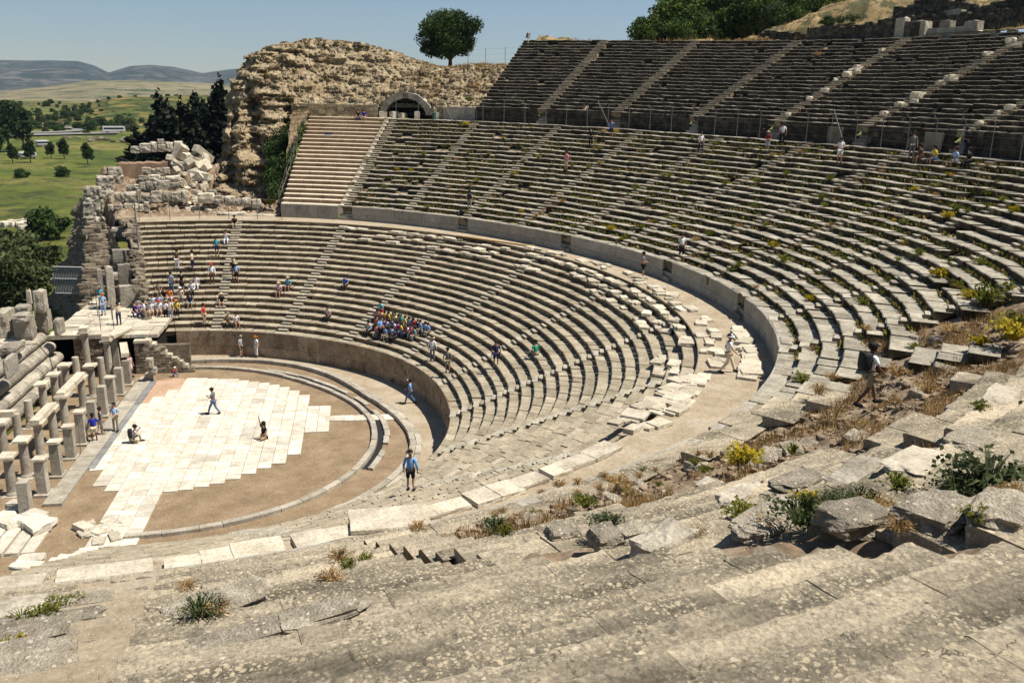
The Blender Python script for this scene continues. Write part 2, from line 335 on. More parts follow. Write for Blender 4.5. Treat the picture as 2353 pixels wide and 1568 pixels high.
def missing(t, k, az):
    if t == 1:
        if -81.5 < az < -50 and 1 <= k <= np.interp(az, [-81.5, -76, -72, -68, -62, -55, -50], [4, 5, 6, 7.4, 8.2, 7.5, 2]):
            if az > -61 and k <= 3 - (az < -57.5): return False
            if -66 < az and k == 1: return False
            return True
        if -69.6 < az < -67.9 and 8 <= k <= 15: return True
        if -58 < az < -45 and 7 <= k <= 12: return not (-54 < az < -51 and k in (7, 8))
        if -50.5 < az < -45.5 and 3 <= k <= 6: return k % 2 == 0
        if -96 < az < -92 and 9 <= k <= 11: return True
        if az > 71.8: return True
        if 18 < az < 30.5 and k >= 99: return True
    if t == 2 and (az > 51): return True
    return False
def slope_z(x, y):
    t, k, az, r = place(x, y)
    if t != 1: return None
    f = (r - rD(az)) / 17.3; return Z_D + (zM(az) - Z_D) * f
def G(x, y):
    t, k, az, r = place(x, y)
    if t is None: return 0.0
    if missing(t, k, az): return slope_z(x, y) - .1 if t == 1 else -50
    return lev(t, k, az)
def hit(px, py, lo=1.5):
    d = ray(px, py); t = lo
    while t < 160:
        X = CAM + d * t
        if X[2] < G(X[0], X[1]): break
        t += .04
    return X
def seat_row(mb, t, k, a0, a1, seg, smin, smax, jr, jz, h, rn, tread=0, riser=1, gap=.012, disp=0.0, holes=0.0):
    a = a0; big = rn.uniform(-.5, .5)
    while a < a1 - 1e-4:
        r_ = front(t, k, a); L = rn.uniform(smin, smax); da = math.degrees(L / r_); b = min(a1, a + da)
        if a1 - b < math.degrees(.35 / r_): b = a1
        if missing(t, k, (a + b) / 2) or (holes and rn.random() < holes): a = b; continue
        g = math.degrees(gap / r_); n = max(1, int(math.ceil((b - a) / math.degrees(seg / r_))))
        dr = rn.uniform(-jr, jr); dz = rn.uniform(-jz, jz * .4); tone = min(1, max(0, .5 + rn.gauss(0, .24)))
        tl = rn.uniform(-jz, jz) * (.5 if disp else 1)
        vs = []; A = np.linspace(a + g, b - g, n + 1)
        for j, q in enumerate(A):
            f0 = front(t, k, q) + dr; f1 = front(t, k + 1, q) if not (t == 0 and k == NL) else rD(q)
            z = lev(t, k, q) + dz + tl * (j / n - .5)
            pr = [(f0 + .07, z - h), (f0 + .03, z - .11), (f0, z - .035), (f0 + .035, z), (f0 + (f1 - f0) * .5, z - .005), (f1 + .12, z)]
            if disp:
                pr = [(f0 + .06, z - h), (f0 + .03, z - .16), (f0 + .0, z - .05), (f0 + .02, z - .012), (f0 + .07, z), (f0 + (f1 - f0) * .35, z), (f0 + (f1 - f0) * .55, z), (f0 + (f1 - f0) * .8, z), (f1 + .15, z)]
            for i, (rr, zz) in enumerate(pr):
                if disp and i > 0:
                    x, y = rr * math.cos(R(q)), rr * math.sin(R(q)); e = 1.6 if i in (1, 2, 3, 4) else 1.0
                    zz += e * disp * (fbm(x * 1.5, y * 1.5, zz) * .4 + fbm(x * 7, y * 7, zz * 3, 3) * .6); rr += e * disp * .9 * fbm(x * 4 + 9, y * 4, zz * 2) * (1 if i < 5 else .1)
                vs.append((rr * math.cos(R(q)), rr * math.sin(R(q)), zz))
        m = len(pr); F = []; MI = []
        for j in range(n):
            for i in range(m - 1):
                F.append((j * m + i, (j + 1) * m + i, (j + 1) * m + i + 1, j * m + i + 1)); MI.append(riser if i < (2 if not disp else 2) else tread)
        F.append(tuple(range(m))); MI.append(riser); F.append(tuple(n * m + i for i in range(m))[::-1]); MI.append(riser)
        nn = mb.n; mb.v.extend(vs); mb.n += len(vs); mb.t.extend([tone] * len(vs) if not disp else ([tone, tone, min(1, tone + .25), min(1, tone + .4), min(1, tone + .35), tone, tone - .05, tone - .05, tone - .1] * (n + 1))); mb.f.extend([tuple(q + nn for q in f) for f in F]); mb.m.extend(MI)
        a = b
def azc(k): return float(np.interp(k, [0, 1, 5, 7, 10.8, 13.8, 16.6, 21], [-82.9, -83.0, -83.4, -83.3, -80.4, -79.5, -78.5, -77.2]))
ARC = {0: (-99, 93.4), 1: (-99, 71.8), 2: (-40, 50.6)}
ST0 = [78, 60, 39.6, 17, -5, -25, -44, -63, -82]
GAPS = [61, 38.5, 16, -6.5, -25, -43.5, -62.4, -82]
ST1 = [61, 50, 38.5, 27, 16, 5, -6.5, -15.5, -25, -34, -43.5, -82, -91.3]
ST2 = [41.5, 31.5, 21, 10.8, .5, -10, -20]
tiers = []
for t, (nm, lab) in enumerate([('seating_tier', 'lowest tier of worn grey stone seat rows curving round the orchestra'), ('seating_tier', 'middle tier of weed-grown stone seat rows between the two curved walkways'), ('seating_tier', 'topmost dark tier of stone seat rows below the hillside')]):
    tiers.append(tag(empty(nm), lab, 'seating tier'))
rn = random.Random(3)
for k in range(NL + 1):
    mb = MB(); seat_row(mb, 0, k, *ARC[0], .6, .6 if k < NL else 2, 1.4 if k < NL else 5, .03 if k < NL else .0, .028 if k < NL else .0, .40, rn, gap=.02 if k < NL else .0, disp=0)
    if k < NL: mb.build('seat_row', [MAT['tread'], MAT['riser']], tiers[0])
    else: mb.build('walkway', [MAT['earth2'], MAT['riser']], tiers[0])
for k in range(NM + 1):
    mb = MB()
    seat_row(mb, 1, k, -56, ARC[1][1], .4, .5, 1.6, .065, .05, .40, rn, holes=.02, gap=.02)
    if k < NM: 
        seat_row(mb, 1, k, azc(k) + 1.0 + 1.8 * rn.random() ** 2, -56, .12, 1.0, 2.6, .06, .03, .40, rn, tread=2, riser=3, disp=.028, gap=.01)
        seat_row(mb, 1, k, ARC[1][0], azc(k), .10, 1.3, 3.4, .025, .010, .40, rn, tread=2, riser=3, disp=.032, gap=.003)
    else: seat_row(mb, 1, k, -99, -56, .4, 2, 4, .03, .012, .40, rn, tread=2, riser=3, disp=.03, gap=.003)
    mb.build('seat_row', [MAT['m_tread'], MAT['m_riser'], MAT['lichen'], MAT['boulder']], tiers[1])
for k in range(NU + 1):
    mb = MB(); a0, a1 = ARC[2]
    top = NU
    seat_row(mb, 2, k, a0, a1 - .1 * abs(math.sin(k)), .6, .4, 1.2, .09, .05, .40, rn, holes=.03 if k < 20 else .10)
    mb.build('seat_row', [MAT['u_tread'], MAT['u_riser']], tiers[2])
# stairs: half-height step blocks on every row and wider light treads
def stairs(t, az0, wid, k0, k1, tread, riser, parent, fill=False, lean=0):
    mb = MB()
    for k in range(k0, k1):
        az = az0 + lean * (k - k0) / max(1, k1 - k0); r0 = front(t, k, az); r1 = front(t, k + 1, az); z = lev(t, k, az); z1 = lev(t, k + 1, az); d = r1 - r0
        for (ra, rb, zt, zb, wd) in ((r0 - .02, r1 + .06, z + .012, z - .5, wid * 1.25), (r1 - d * .42, r1 + .04, (z + z1) / 2, z - .2, wid)):
            ra += rng.uniform(-.03, .03); zt += rng.uniform(-.015, .01); n = 2
            vs = []
            for j in range(n + 1):
                q = az + math.degrees(wd / r0) * (j / n - .5)
                for (rr, zz) in ((ra + .02, zb), (ra, zt - .04), (ra + .02, zt), (rb, zt)): vs.append((rr * math.cos(R(q)), rr * math.sin(R(q)), zz))
            F = []; MI = []
            for j in range(n):
                for i in range(3): F.append((j * 4 + i, (j + 1) * 4 + i, (j + 1) * 4 + i + 1, j * 4 + i + 1)); MI.append(1 if i == 0 else 0)
            F += [(0, 1, 2, 3), (n * 4 + 3, n * 4 + 2, n * 4 + 1, n * 4)]; MI += [1, 1]
            nn = mb.n; mb.v.extend(vs); mb.n += len(vs); mb.t.extend([rng.uniform(.4, 1)] * len(vs)); mb.f.extend([tuple(q + nn for q in f) for f in F]); mb.m.extend(MI)
    return mb.build('stairway', [tread, riser], parent)
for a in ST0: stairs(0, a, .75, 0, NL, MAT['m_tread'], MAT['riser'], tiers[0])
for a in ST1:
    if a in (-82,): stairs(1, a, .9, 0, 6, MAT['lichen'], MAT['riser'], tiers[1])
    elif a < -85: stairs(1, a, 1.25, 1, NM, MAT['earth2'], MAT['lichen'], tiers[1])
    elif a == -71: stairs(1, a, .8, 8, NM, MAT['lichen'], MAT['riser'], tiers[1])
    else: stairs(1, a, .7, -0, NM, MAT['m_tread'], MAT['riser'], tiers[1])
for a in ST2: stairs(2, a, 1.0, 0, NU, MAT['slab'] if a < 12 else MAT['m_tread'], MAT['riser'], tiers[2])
for T_, gl in ((1, GAPS), (2, ST2)):
    for a in gl:
        mb = MB(); n = 5 if T_ == 1 else 6; rf = rD if T_ == 1 else rU; zb = Z_I if T_ == 1 else zM(a); zt = Z_D if T_ == 1 else zM(a) + 1.55
        for i in range(n):
            r0 = rf(a) - .25 + i * .26; z = zb + (zt - zb) * (i + 1) / n; box(mb, pol(a, r0 + .7, (z + zb) / 2 - .2), (1.4, 1.3, z - zb + .4), R(a), rng.random(), jit=.015)
        mb.build('gap_steps', MAT['m_tread'], tiers[T_])
# retaining walls: big upright slabs, open at the stairs
def arcwall(mb, rf, a0, a1, z0, z1, th, slab, rn, mi=0, topmi=None, courses=1, jr=.01):
    a = a0
    while a < a1 - 1e-3:
        r_ = rf(a); b = min(a1, a + math.degrees(rn.uniform(*slab) / r_))
        if a1 - b < math.degrees(slab[0] * .5 / r_): b = a1
        g = math.degrees(.008 / r_); zs = [z0]
        for c in range(courses - 1): zs.append(z0 + (z1 - z0) * (c + 1) / courses * (.85 if c == 0 else 1))
        zs.append(z1)
        for c in range(len(zs) - 1):
            n = max(1, int((b - a) / 1.2)); vs = []; dr = rn.uniform(-jr, jr)
            for j in range(n + 1):
                q = a + g + (b - a - 2 * g) * j / n; rr = rf(q) + dr
                for (d, z) in ((0, zs[c] + .006), (0, zs[c + 1] - .03), (.02, zs[c + 1] - .004), (th, zs[c + 1] - .004)): vs.append(((rr + d) * math.cos(R(q)), (rr + d) * math.sin(R(q)), z))
            F = []
            for j in range(n):
                for i in range(3): F.append((j * 4 + i, (j + 1) * 4 + i, (j + 1) * 4 + i + 1, j * 4 + i + 1))
            F += [(0, 1, 2, 3), (n * 4 + 3, n * 4 + 2, n * 4 + 1, n * 4)]
            mb.add(vs, F, min(1, max(0, rn.gauss(.5, .2))), mi)
        a = b
mb = MB()
for a0, a1 in ((-99, -23.2), (-21.5, 88)):
    arcwall(mb, lambda q: rW(q) - .03, a0, a1, -.1, Z_W - .02, .3, (1.2, 2.6), rn, courses=2)
mb.build('podium_wall', MAT['podium'], tiers[0])
ed = [-99] + sorted(GAPS)
for i in range(len(ed)):
    a0 = ed[i] + (1.0 if i else 0); a1 = ed[i + 1] - 1.0 if i + 1 < len(ed) else 60.2
    if a0 >= a1: continue
    mb = MB(); arcwall(mb, lambda q: rD(q) - .06, a0, a1, Z_I - .05, Z_D - .02, .42, (1.8, 3.4), rn, courses=2); mb.build('retaining_wall', MAT['wallstone'], tiers[1])
for i, (a0, a1) in enumerate([(-40, -20.6), (-19.4, -10.6), (-9.4, -.2), (1.1, 10.2), (11.4, 20.4), (21.6, 30.9), (32.1, 40.9), (42.1, 50.5)]):
    mb = MB()
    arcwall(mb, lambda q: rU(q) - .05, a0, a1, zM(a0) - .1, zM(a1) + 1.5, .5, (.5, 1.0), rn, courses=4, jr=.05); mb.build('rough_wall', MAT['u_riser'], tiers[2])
    q = a0 + rn.uniform(.5, 1.5); mb = MB()
    while q < a1 - 2.2:
        wdt = rn.uniform(1.4, 2.1)
        if rn.random() < .42: arcwall(mb, lambda x: rU(x) - .27, q, q + math.degrees(wdt / 50), zM(q) - .05, zM(q) + rn.uniform(1.2, 1.5), .2, (3, 4), rn)
        q += math.degrees(wdt / 50) + rn.uniform(.2, .6) + (rn.uniform(1, 3) if rn.random() < .4 else 0)
    if mb.n: mb.build('facing_slabs', MAT['u_tread'], tiers[2])
# the restored block of seats at the far left of the middle tier
rb = MB()
rest = tag(MB().build('restored_block', MAT['r_riser'], tiers[1]), 'restored block of crisp seats with pale edges and brown risers')
def missing_none(*a): return False
_m = missing
for k in range(NM + 1):
    missing = missing_none; mb = MB(); seat_row(mb, 1, k, 62.2, 71.8, .6, 1.8, 3.0, .0, .0, .40, rn); missing = _m
    for i in range(len(mb.v)):
        x, y, z = mb.v[i]; l = math.hypot(x, y); s_ = (l - .09) / l; mb.v[i] = (x * s_, y * s_, z + .035)
    mb.build('seat_row', [MAT['r_tread'], MAT['r_riser']], rest)
mb = MB(); arcwall(mb, lambda q: rD(q) - .22, 62.3, 71.8, Z_I, Z_D - .02, .3, (.7, 1.3), rn); mb.build('slab_wall', MAT['wallstone'], rest)
mb = MB(); 
for k in range(NM + 1):
    az = 61.95; r0 = front(1, k, az) - .1; r1 = front(1, k + 1, az); z = lev(1, k, az) + .08; A = math.degrees(.22 / r0); vs = []
    for q in (az - A, az + A):
        for rr, zz in ((r0, z - .8), (r0, z), (r1, z)): vs.append((rr * math.cos(R(q)), rr * math.sin(R(q)), zz))
    mb.add(vs, [(0, 3, 4, 1), (1, 4, 5, 2), (0, 1, 2), (3, 5, 4)], .5)
mb.build('end_kerb', MAT['r_tread'], rest)
# side wall of the tiers at their left ends, earth slope below the robbed rows
mb = MB(); N = 40; vs = []; fs = []
for j in range(N + 1):
    f = j / N
    for t, az in ((0, 93.35),):
        rr = rW(az) - .5 + (rD(az) + 1 - rW(az)) * f; z = Z_W + (Z_I - Z_W) * min(1, max(0, (rr - rW(az)) / (rI(az) - rW(az)))) + .05
        vs += [(*pol(az, rr)[:2], -3), (*pol(az, rr)[:2], z - .2), (*pol(az + 1.5, rr)[:2], z - .3 + .2 * rng.random()), (*pol(az + 1.6, rr)[:2], -3)]
for j in range(N):
    for i in range(3): fs.append((j * 4 + i, (j + 1) * 4 + i, (j + 1) * 4 + i + 1, j * 4 + i + 1))
mb.add(vs, fs, .5)
for i in range(150):
    f = rng.random(); rr = rW(93) + (rD(93) - rW(93)) * f; z = Z_W + (Z_I - Z_W) * min(1, max(0, (rr - rW(93)) / (rI(93) - rW(93)))); s_ = rng.uniform(.2, .6); p = pol(93.9 + rng.uniform(-.5, 1.4), rr); rock(mb, (p[0], p[1], z - .1 + rng.uniform(-.1, .1)), (s_, s_ * 1.4, s_ * .8), rng.uniform(0, 3), sub=2)
mb.build('end_wall', MAT['lightrubble'], tiers[0])
def grid(name, fa, na, fb, nb, fz, mat, smooth=True, parent=None, closed=False):
    """sheet over two parameters: fz(a,b) -> xyz"""
    mb = MB(); vs = [fz(fa[0] + (fa[1] - fa[0]) * i / na, fb[0] + (fb[1] - fb[0]) * j / nb) for i in range(na + 1) for j in range(nb + 1)]
    fs = [(i * (nb + 1) + j, (i + 1) * (nb + 1) + j, (i + 1) * (nb + 1) + j + 1, i * (nb + 1) + j + 1) for i in range(na) for j in range(nb)]
    mb.add(vs, fs, .5); return mb.build(name, mat, parent, smooth=smooth)
def esl(az, f):
    r = rD(az) + .45 + 17.4 * f; x, y = pol(az, r)[:2]
    z = Z_D + (zM(az) - Z_D) * f * 17.4 / 17.3 - (.30 if az > -74 else .16) + .22 * fbm(x * .6, y * .6) + .12 * fbm(x * 2.5, y * 2.5, 3)
    if z > lev(1, int(max(0, r - rD(az)) / .8238), az) - .06 and not missing(1, int((r - rD(az)) / .8238), az): z = lev(1, int((r - rD(az)) / .8238), az) - .06
    return (x, y, z)
tag(grid('earth_slope', (-84, -44), 330, (0, 1), 150, esl, MAT['dirt']), kind='structure')
tag(grid('earth_bank', (-100, -84), 60, (0, 1), 60, lambda a, f: (*pol(a, rD(a) + .5 + 17.4 * f)[:2], Z_D + (zM(a) - Z_D) * f - .42), MAT['dirt']), kind='structure')
for nm, t, lo, hi, T in (('earth_bed', 0, -99, 93, NL), ('earth_bed', 1, -44, 71.8, NM), ('earth_bed', 2, -40, 50.4, NU)):
    tag(grid(nm, (lo, hi), 120, (0, 1), 20, lambda a, f: (*pol(a, front(t, 0, a) + .5 + (front(t, T, a) - front(t, 0, a)) * f)[:2], lev(t, 0, a) + (lev(t, T, a) - lev(t, 0, a)) * f - .38), MAT['dirt']), kind='structure')
# ---------------------------------------------------------------- orchestra and stage (u to the cavea, v along the stage)
UA = np.array([.979, -.202]); VA = np.array([.202, .979]); VROT = math.atan2(.979, .202)
def uv(u, v, z=0.0): q = UA * u + VA * v; return (float(q[0]), float(q[1]), z)
def uvbox(mb, u0, u1, v0, v1, z0, z1, tone=.5, jit=0.0, mi=0):
    box(mb, uv((u0 + u1) / 2, (v0 + v1) / 2, (z0 + z1) / 2), (abs(v1 - v0), abs(u1 - u0), z1 - z0), VROT, tone, mi, jit)
# ground: one sheet out to the horizon
def gz(x, y):
    r = math.hypot(x, y)
    if r < 36 and True:
        f = 0.0
    z = -3.0
    q = UA[0] * x + UA[1] * y
    k = sstep(-20, -13, q) * (1 - sstep(26, 34, r))
    k = max(k, sstep(-12.5, -11, q) * (1 - sstep(26, 40, abs(y)))) if abs(y) < 40 else k
    return -3 + 2.99 * k
def sheet():
    mb = MB(); rs = [0, 3, 6, 9, 12, 14, 16, 18, 20, 22, 24, 26, 28, 30, 32, 34, 37, 41, 46, 55, 70, 90, 120, 160, 220, 300, 420, 600, 900, 1500, 3000, 6000, 12000]
    n = 180; vs = [(0, 0, gz(0, 0))]; fs = []
    for r in rs[1:]:
        for i in range(n):
            a = 2 * math.pi * i / n; x, y = r * math.cos(a), r * math.sin(a)
            zz = gz(x, y) + (0 if r < 45 or r > 3000 else .35 * fbm(x * .02, y * .02) * min(1, r / 200))
            vs.append((x, y, zz))
    for i in range(n): fs.append((0, 1 + i, 1 + (i + 1) % n))
    for k in range(len(rs) - 2):
        for i in range(n):
            j = (i + 1) % n; fs.append((1 + k * n + i, 1 + (k + 1) * n + i, 1 + (k + 1) * n + j, 1 + k * n + j))
    mb.add(vs, fs, .5); return mb.build('ground', MAT['field'], smooth=True)
tag(sheet(), kind='structure')
mb = MB(); vs = []; fs = []; n = 120
for i in range(n):
    a = -180 + 360 * i / n; r = rW(a) + .4 if -100 < a < 95 else 17
    q = np.array(pol(a, r)[:2]); u = q @ UA
    if u < -9.5: q = q * (-9.5 / u)
    vs.append((q[0], q[1], .004))
vs.append((0, 0, .004)); fs = [(i, (i + 1) % n, n) for i in range(n)]
mb.add(vs, fs); tag(mb.build('orchestra_floor', MAT['orch']), kind='structure')
mb = MB(); vs = [uv(-3.4, -5.0, .010), uv(-3.3, 10.6, .010), uv(-1.6, 11.0, .010), uv(.1, 9.9, .010), uv(.3, 8.6, .010), uv(-1.5, 6.5, .010)]
mb.add(vs, [(0, 1, 2, 3, 4, 5)]); tag(mb.build('mortar_bed', MAT['rosy']), kind='structure')
# marble paving: strips of slabs with a stepped round edge
mb = MB(); rn = random.Random(11); wdt = .74; u = -3.35; i = 0
while u < 8.95:
    uc = u + wdt / 2; h = math.sqrt(max(0, 9.75**2 - (uc + .8)**2)); v0, v1 = 1.0 - h + rn.uniform(-.15, .15), 1.0 + h + rn.uniform(-.15, .15)
    if uc < -2.5: v0, v1 = -5.2, 5.6
    elif uc < -1.8: v0, v1 = -7.3, 6.9
    elif uc < -1.2: v0, v1 = -8.0, 8.2
    if -.9 < uc < .75: v0 = -14.1
    if 8.0 < uc: v0, v1 = -.8, 3.9
    v = v0
    while v < v1 - .05:
        L = rn.choice([.6, .75, .9, 1.1, 1.3]); e = min(v1, v + L)
        if v1 - e < .3: e = v1
        uvbox(mb, u + .013, u + wdt - .013, v + .011, e - .011, -.05, .07 + rn.uniform(-.004, .004), min(1, max(0, rn.gauss(.6, .22))) if rn.random() > .06 else 0.0)
        v = e
    u += wdt; i += 1
v = 1.1
for s_ in range(8): uvbox(mb, 8.9 + s_ * .62, 8.9 + s_ * .62 + .61, 1.0 - .02 * s_, 1.95 - .02 * s_, -.03, .075 + rn.uniform(-.01, .01), rn.random())
tag(mb.build('marble_paving', MAT['marble']), 'white marble paving of long slab strips with a stepped edge on the orchestra floor', 'paving')
# grey strip next to the stage front, long kerb stones
mb = MB(); v = -9.4
while v < 11: L = rn.uniform(1.3, 2.4); uvbox(mb, -4.35, -3.45, v, min(11.3, v + L) - .02, -.1, .16 + rn.uniform(-.02, .02), rn.random()); v += L
tag(mb.build('stage_kerb', MAT['column']), 'long line of flat kerb stones in front of the stage pillars', 'kerb')
mb = MB(); v = -5
while v < 10: L = rn.uniform(.8, 1.6); uvbox(mb, -3.43, -3.1, v, min(10.4, v + L) - .02, -.1, .10, rn.uniform(0, .4)); v += L
tag(mb.build('grey_paving_strip', stone('grey_marble', (.25, .25, .25), (.36, .36, .35), (.45, .44, .42), 1.2, .4, .02)), 'narrow grey marble strip between the kerb and the white paving', 'paving')
# kerb rings round the orchestra
def kring(name, lab, rf, wd, a0, a1, z, dz, gaps=(), L=(.8, 1.8), mat='column', hmiss=.0):
    mb = MB(); a = a0
    while a < a1:
        r_ = rf(a); b = min(a1, a + math.degrees(rn.uniform(*L) / r_))
        if rn.random() >= hmiss and not any(g0 < (a + b) / 2 < g1 for g0, g1 in gaps):
            n = 2; vs = []; g = math.degrees(.012 / r_); zz = z + rn.uniform(-dz, dz); dr = rn.uniform(-dz, dz)
            for j in range(n + 1):
                q = a + g + (b - a - 2 * g) * j / n; rr = rf(q) + dr
                for (d, h) in ((0, -.1), (0, zz - .02), (.02, zz), (wd - .02, zz), (wd, zz - .02), (wd, -.1)): vs.append(((rr + d) * math.cos(R(q)), (rr + d) * math.sin(R(q)), h))
            F = []
            for j in range(n):
                for i in range(5): F.append((j * 6 + i, (j + 1) * 6 + i, (j + 1) * 6 + i + 1, j * 6 + i + 1))
            F += [tuple(range(6)), tuple(n * 6 + i for i in range(6))[::-1]]; mb.add(vs, F, rn.random())
        a = b
    return tag(mb.build(name, MAT[mat]), lab, 'kerb')
T_C = table([(88, 13.4), (79.1, 12.83), (60.7, 12.27), (33, 11.2), (5, 11.35), (-22.6, 11.99), (-36.6, 12.46), (-48.4, 12.87), (-64.7, 13.05), (-81.4, 13.2), (-98, 13.13)], 13)
rC = lambda a: lk(T_C, a)
kring('inner_kerb_ring', 'inner stone kerb of the curved drain round the marble paving', rC, .34, -100, 84, .22, .02, gaps=((2, 8), (56, 60)))
kring('drain_kerb_ring', 'second low kerb on the outer side of the narrow dark drain', lambda a: rC(a) + .72, .34, -42, 66, .14, .04, gaps=((2, 7), (60, 62)), hmiss=.12)
T_O = table([(88.3, 14.27), (74.3, 14.9), (57.9, 14.47), (40, 13.5), (26.0, 12.9), (-.3, 13.0), (-14.9, 13.87), (-25.1, 14.33), (-37.4, 15.06), (-44.3, 15.2), (-60, 15.3), (-99, 15.4)], 15)
rO = lambda a: lk(T_O, a) - .05
kring('outer_kerb_ring', 'outer double kerb ring running along the sandy path below the podium wall', rO, .36, -99, 88, .30, .02)
kring('outer_kerb_step', 'low stone step along the outside of the outer kerb ring', lambda a: rO(a) + .38, .34, -99, 88, .16, .03)
mb = MB(); vs = []; fs = []
for i in range(101):
    a = -99 + 187 * i / 100; vs += [(*pol(a, rO(a) + .7)[:2], .008), (*pol(a, rW(a) + .2)[:2], .008)]
for i in range(100): fs.append((2 * i, 2 * i + 2, 2 * i + 3, 2 * i + 1))
mb.add(vs, fs); tag(mb.build('orchestra_path', MAT['earth2']), kind='structure')
mb = MB(); vs = []; fs = []
for i in range(101):
    a = -42 + 108 * i / 100; vs += [(*pol(a, rC(a) + .35)[:2], .009), (*pol(a, rC(a) + .71)[:2], .009)]
for i in range(100): fs.append((2 * i, 2 * i + 2, 2 * i + 3, 2 * i + 1))
mb.add(vs, fs); tag(mb.build('drain_shade_strip', MAT['black']), kind='structure')  # flat black strip, the recessed drain's shade put into its colour
# pillars of the stage front
def pillar(u, v, h, label, cap=True):
    t = tag(empty('stone_pillar', uv(u, v, 0), VROT + rng.uniform(-.04, .04)), label, 'pillar', 'square pillars along the stage front')
    mb = MB(); s_ = .25; n = 5; vs = []; fs = []
    for k in range(n + 1):
        z = h * k / n; ss = s_ * (1 - .06 * k / n)
        for a, b in ((-1, -1), (1, -1), (1, 1), (-1, 1)): vs.append((a * ss + rng.uniform(-.01, .01), b * ss + rng.uniform(-.01, .01), z))
    for k in range(n):
        for i in range(4): j = (i + 1) % 4; fs.append((k * 4 + i, k * 4 + j, (k + 1) * 4 + j, (k + 1) * 4 + i))
    fs.append((n * 4, n * 4 + 1, n * 4 + 2, n * 4 + 3)); mb.add(vs, fs, rng.random()); mb.build('shaft', MAT['column'], t)
    mb = MB(); box(mb, (0, 0, .05), (.9, .7, .16), 0, rng.random(), jit=.02); mb.build('base', MAT['column'], t)
    if cap:
        mb = MB(); box(mb, (0, 0, h + .06), (.62, .6, .12), 0, rng.random(), jit=.015); mb.build('capital', MAT['capital'], t)
    return t
PIL = [(-4.72, -10.37, 1.85, 0), (-4.75, -7.88, 1.9, 1), (-4.78, -5.56, 1.9, 1), (-4.8, -3.19, 1.85, 1), (-4.81, -1.07, 1.95, 1), (-4.84, 1.32, 1.8, 0), (-4.85, 3.6, 2.0, 0), (-4.86, 5.65, 1.85, 1), (-4.87, 7.76, 1.9, 0), (-4.9, 9.9, 1.8, 0)]
ordw = ['nearest', 'second nearest', 'third nearest', 'fourth nearest', 'fifth nearest', 'fifth farthest', 'fourth farthest', 'third farthest', 'second farthest', 'farthest']
for i, (u_, v_, h_, c_) in enumerate(PIL): pillar(u_, v_, h_, f'{ordw[i]} of the square stone pillars beside the kerb' + (', with a thin pale cap' if c_ else ', bare on top'), c_)
def column(u, v, h, label, cap=1, block=False, rad=.245, dark=False):
    t = tag(empty('round_column', uv(u, v, 0), VROT), label, 'column', 'round columns of the stage building')
    mb = MB(); h = h + .12; q = h / 3; prof = [(rad * 1.25, .0), (rad * 1.28, .1), (rad * 1.05, .18), (rad, .24), (rad * .99, q), (rad * .96, q + .01), (rad * .985, q + .02), (rad * .95, 2 * q), (rad * .92, 2 * q + .01), (rad * .945, 2 * q + .02), (rad * .9, h)]
    lathe(mb, prof, 18, tone=rng.random()); mb.build('shaft', MAT['column'], t, smooth=False)
    mb = MB(); box(mb, (0, 0, -.02), (.95, .8, .14), 0, .5, jit=.03); mb.build('base', MAT['column'], t)
    z = h
    if cap:
        mb = MB(); lathe(mb, [(rad * .9, 0), (rad * .95, .05), (rad * 1.35, .17), (rad * 1.4, .19)], 16, (0, 0, h), rng.random()); box(mb, (0, 0, h + .25), (.84, .74, .12), 0, rng.random(), jit=.02); mb.build('capital', MAT['capital'], t); z += .31
    if block:
        mb = MB(); box(mb, (.1, 0, z + .16), (.9, .55, .32), .06, rng.random(), jit=.03); mb.build('stone_block', MAT['capital'], t)
    return t
CO = [(-6.3, -7.69, 1.75, 'column nearest the camera in the second row, broad flat cap', 1, 0), (-6.36, -5.48, 1.75, 'column with a flat cap behind the third square pillar', 1, 0), (-6.48, -2.87, 1.7, 'column carrying the near end of the lower stone beam', 1, 0),
      (-6.5, -.5, 1.7, 'column carrying the far end of the lower stone beam', 1, 0), (-6.5, 1.6, 1.75, 'column carrying the near end of the long double beam', 1, 0), (-6.5, 5.2, 1.75, 'column carrying the far end of the long double beam', 1, 0), (-6.56, 7.6, 1.8, 'column with a spreading pale capital between beam and tall column', 1, 0), (-6.46, 9.6, 2.0, 'bare fluted-looking column with a hole in its side', 0, 0),
      (-6.59, 11.88, 2.35, 'thick column by the doorway topped with a loose stone', 1, 1), (-8.26, 12.7, 2.75, 'tallest column, with capital and a tilted block on top', 1, 1), (-8.48, 10.9, 1.7, 'plain column just in front of the tallest column', 0, 0), (-9.0, 9.4, 1.6, 'short drum column near the big stone courses', 0, 0), (-8.35, 8.21, 1.7, 'column with dark spreading capital near the curved cable', 1, 0),
      (-8.37, 6.03, 1.75, 'stout column with stacked round cap in the back row', 1, 0), (-8.46, 4.1, 1.75, 'back row column with a dark undercut capital', 1, 0), (-8.66, 2.1, 1.6, 'bare back row column with a thin neck ring', 0, 0), (-8.5, -.3, 1.6, 'back row column with a beam running to the wall', 0, 0), (-8.5, -2.5, 1.7, 'back row column at the left edge with a pale cap', 1, 0)]
for c in CO: column(c[0], c[1], c[2], c[3], c[4], c[5])
def beam(pts, z, lab, w_=.5, h=.3):
    mb = MB(); (u0, v0), (u1, v1) = pts; L = math.hypot(u1 - u0, v1 - v0); a = math.atan2(v1 - v0, u1 - u0); c = uv((u0 + u1) / 2, (v0 + v1) / 2, z + h / 2)
    ang = math.atan2(UA[1], UA[0]) + a; box(mb, c, (L, w_, h), ang, .5, jit=.03); return tag(mb.build('stone_beam', MAT['capital']), lab, 'beam')
beam([(-6.48, -3.3), (-6.5, -.2)], 2.03, 'pale stone beam lying across two columns nearer the camera')
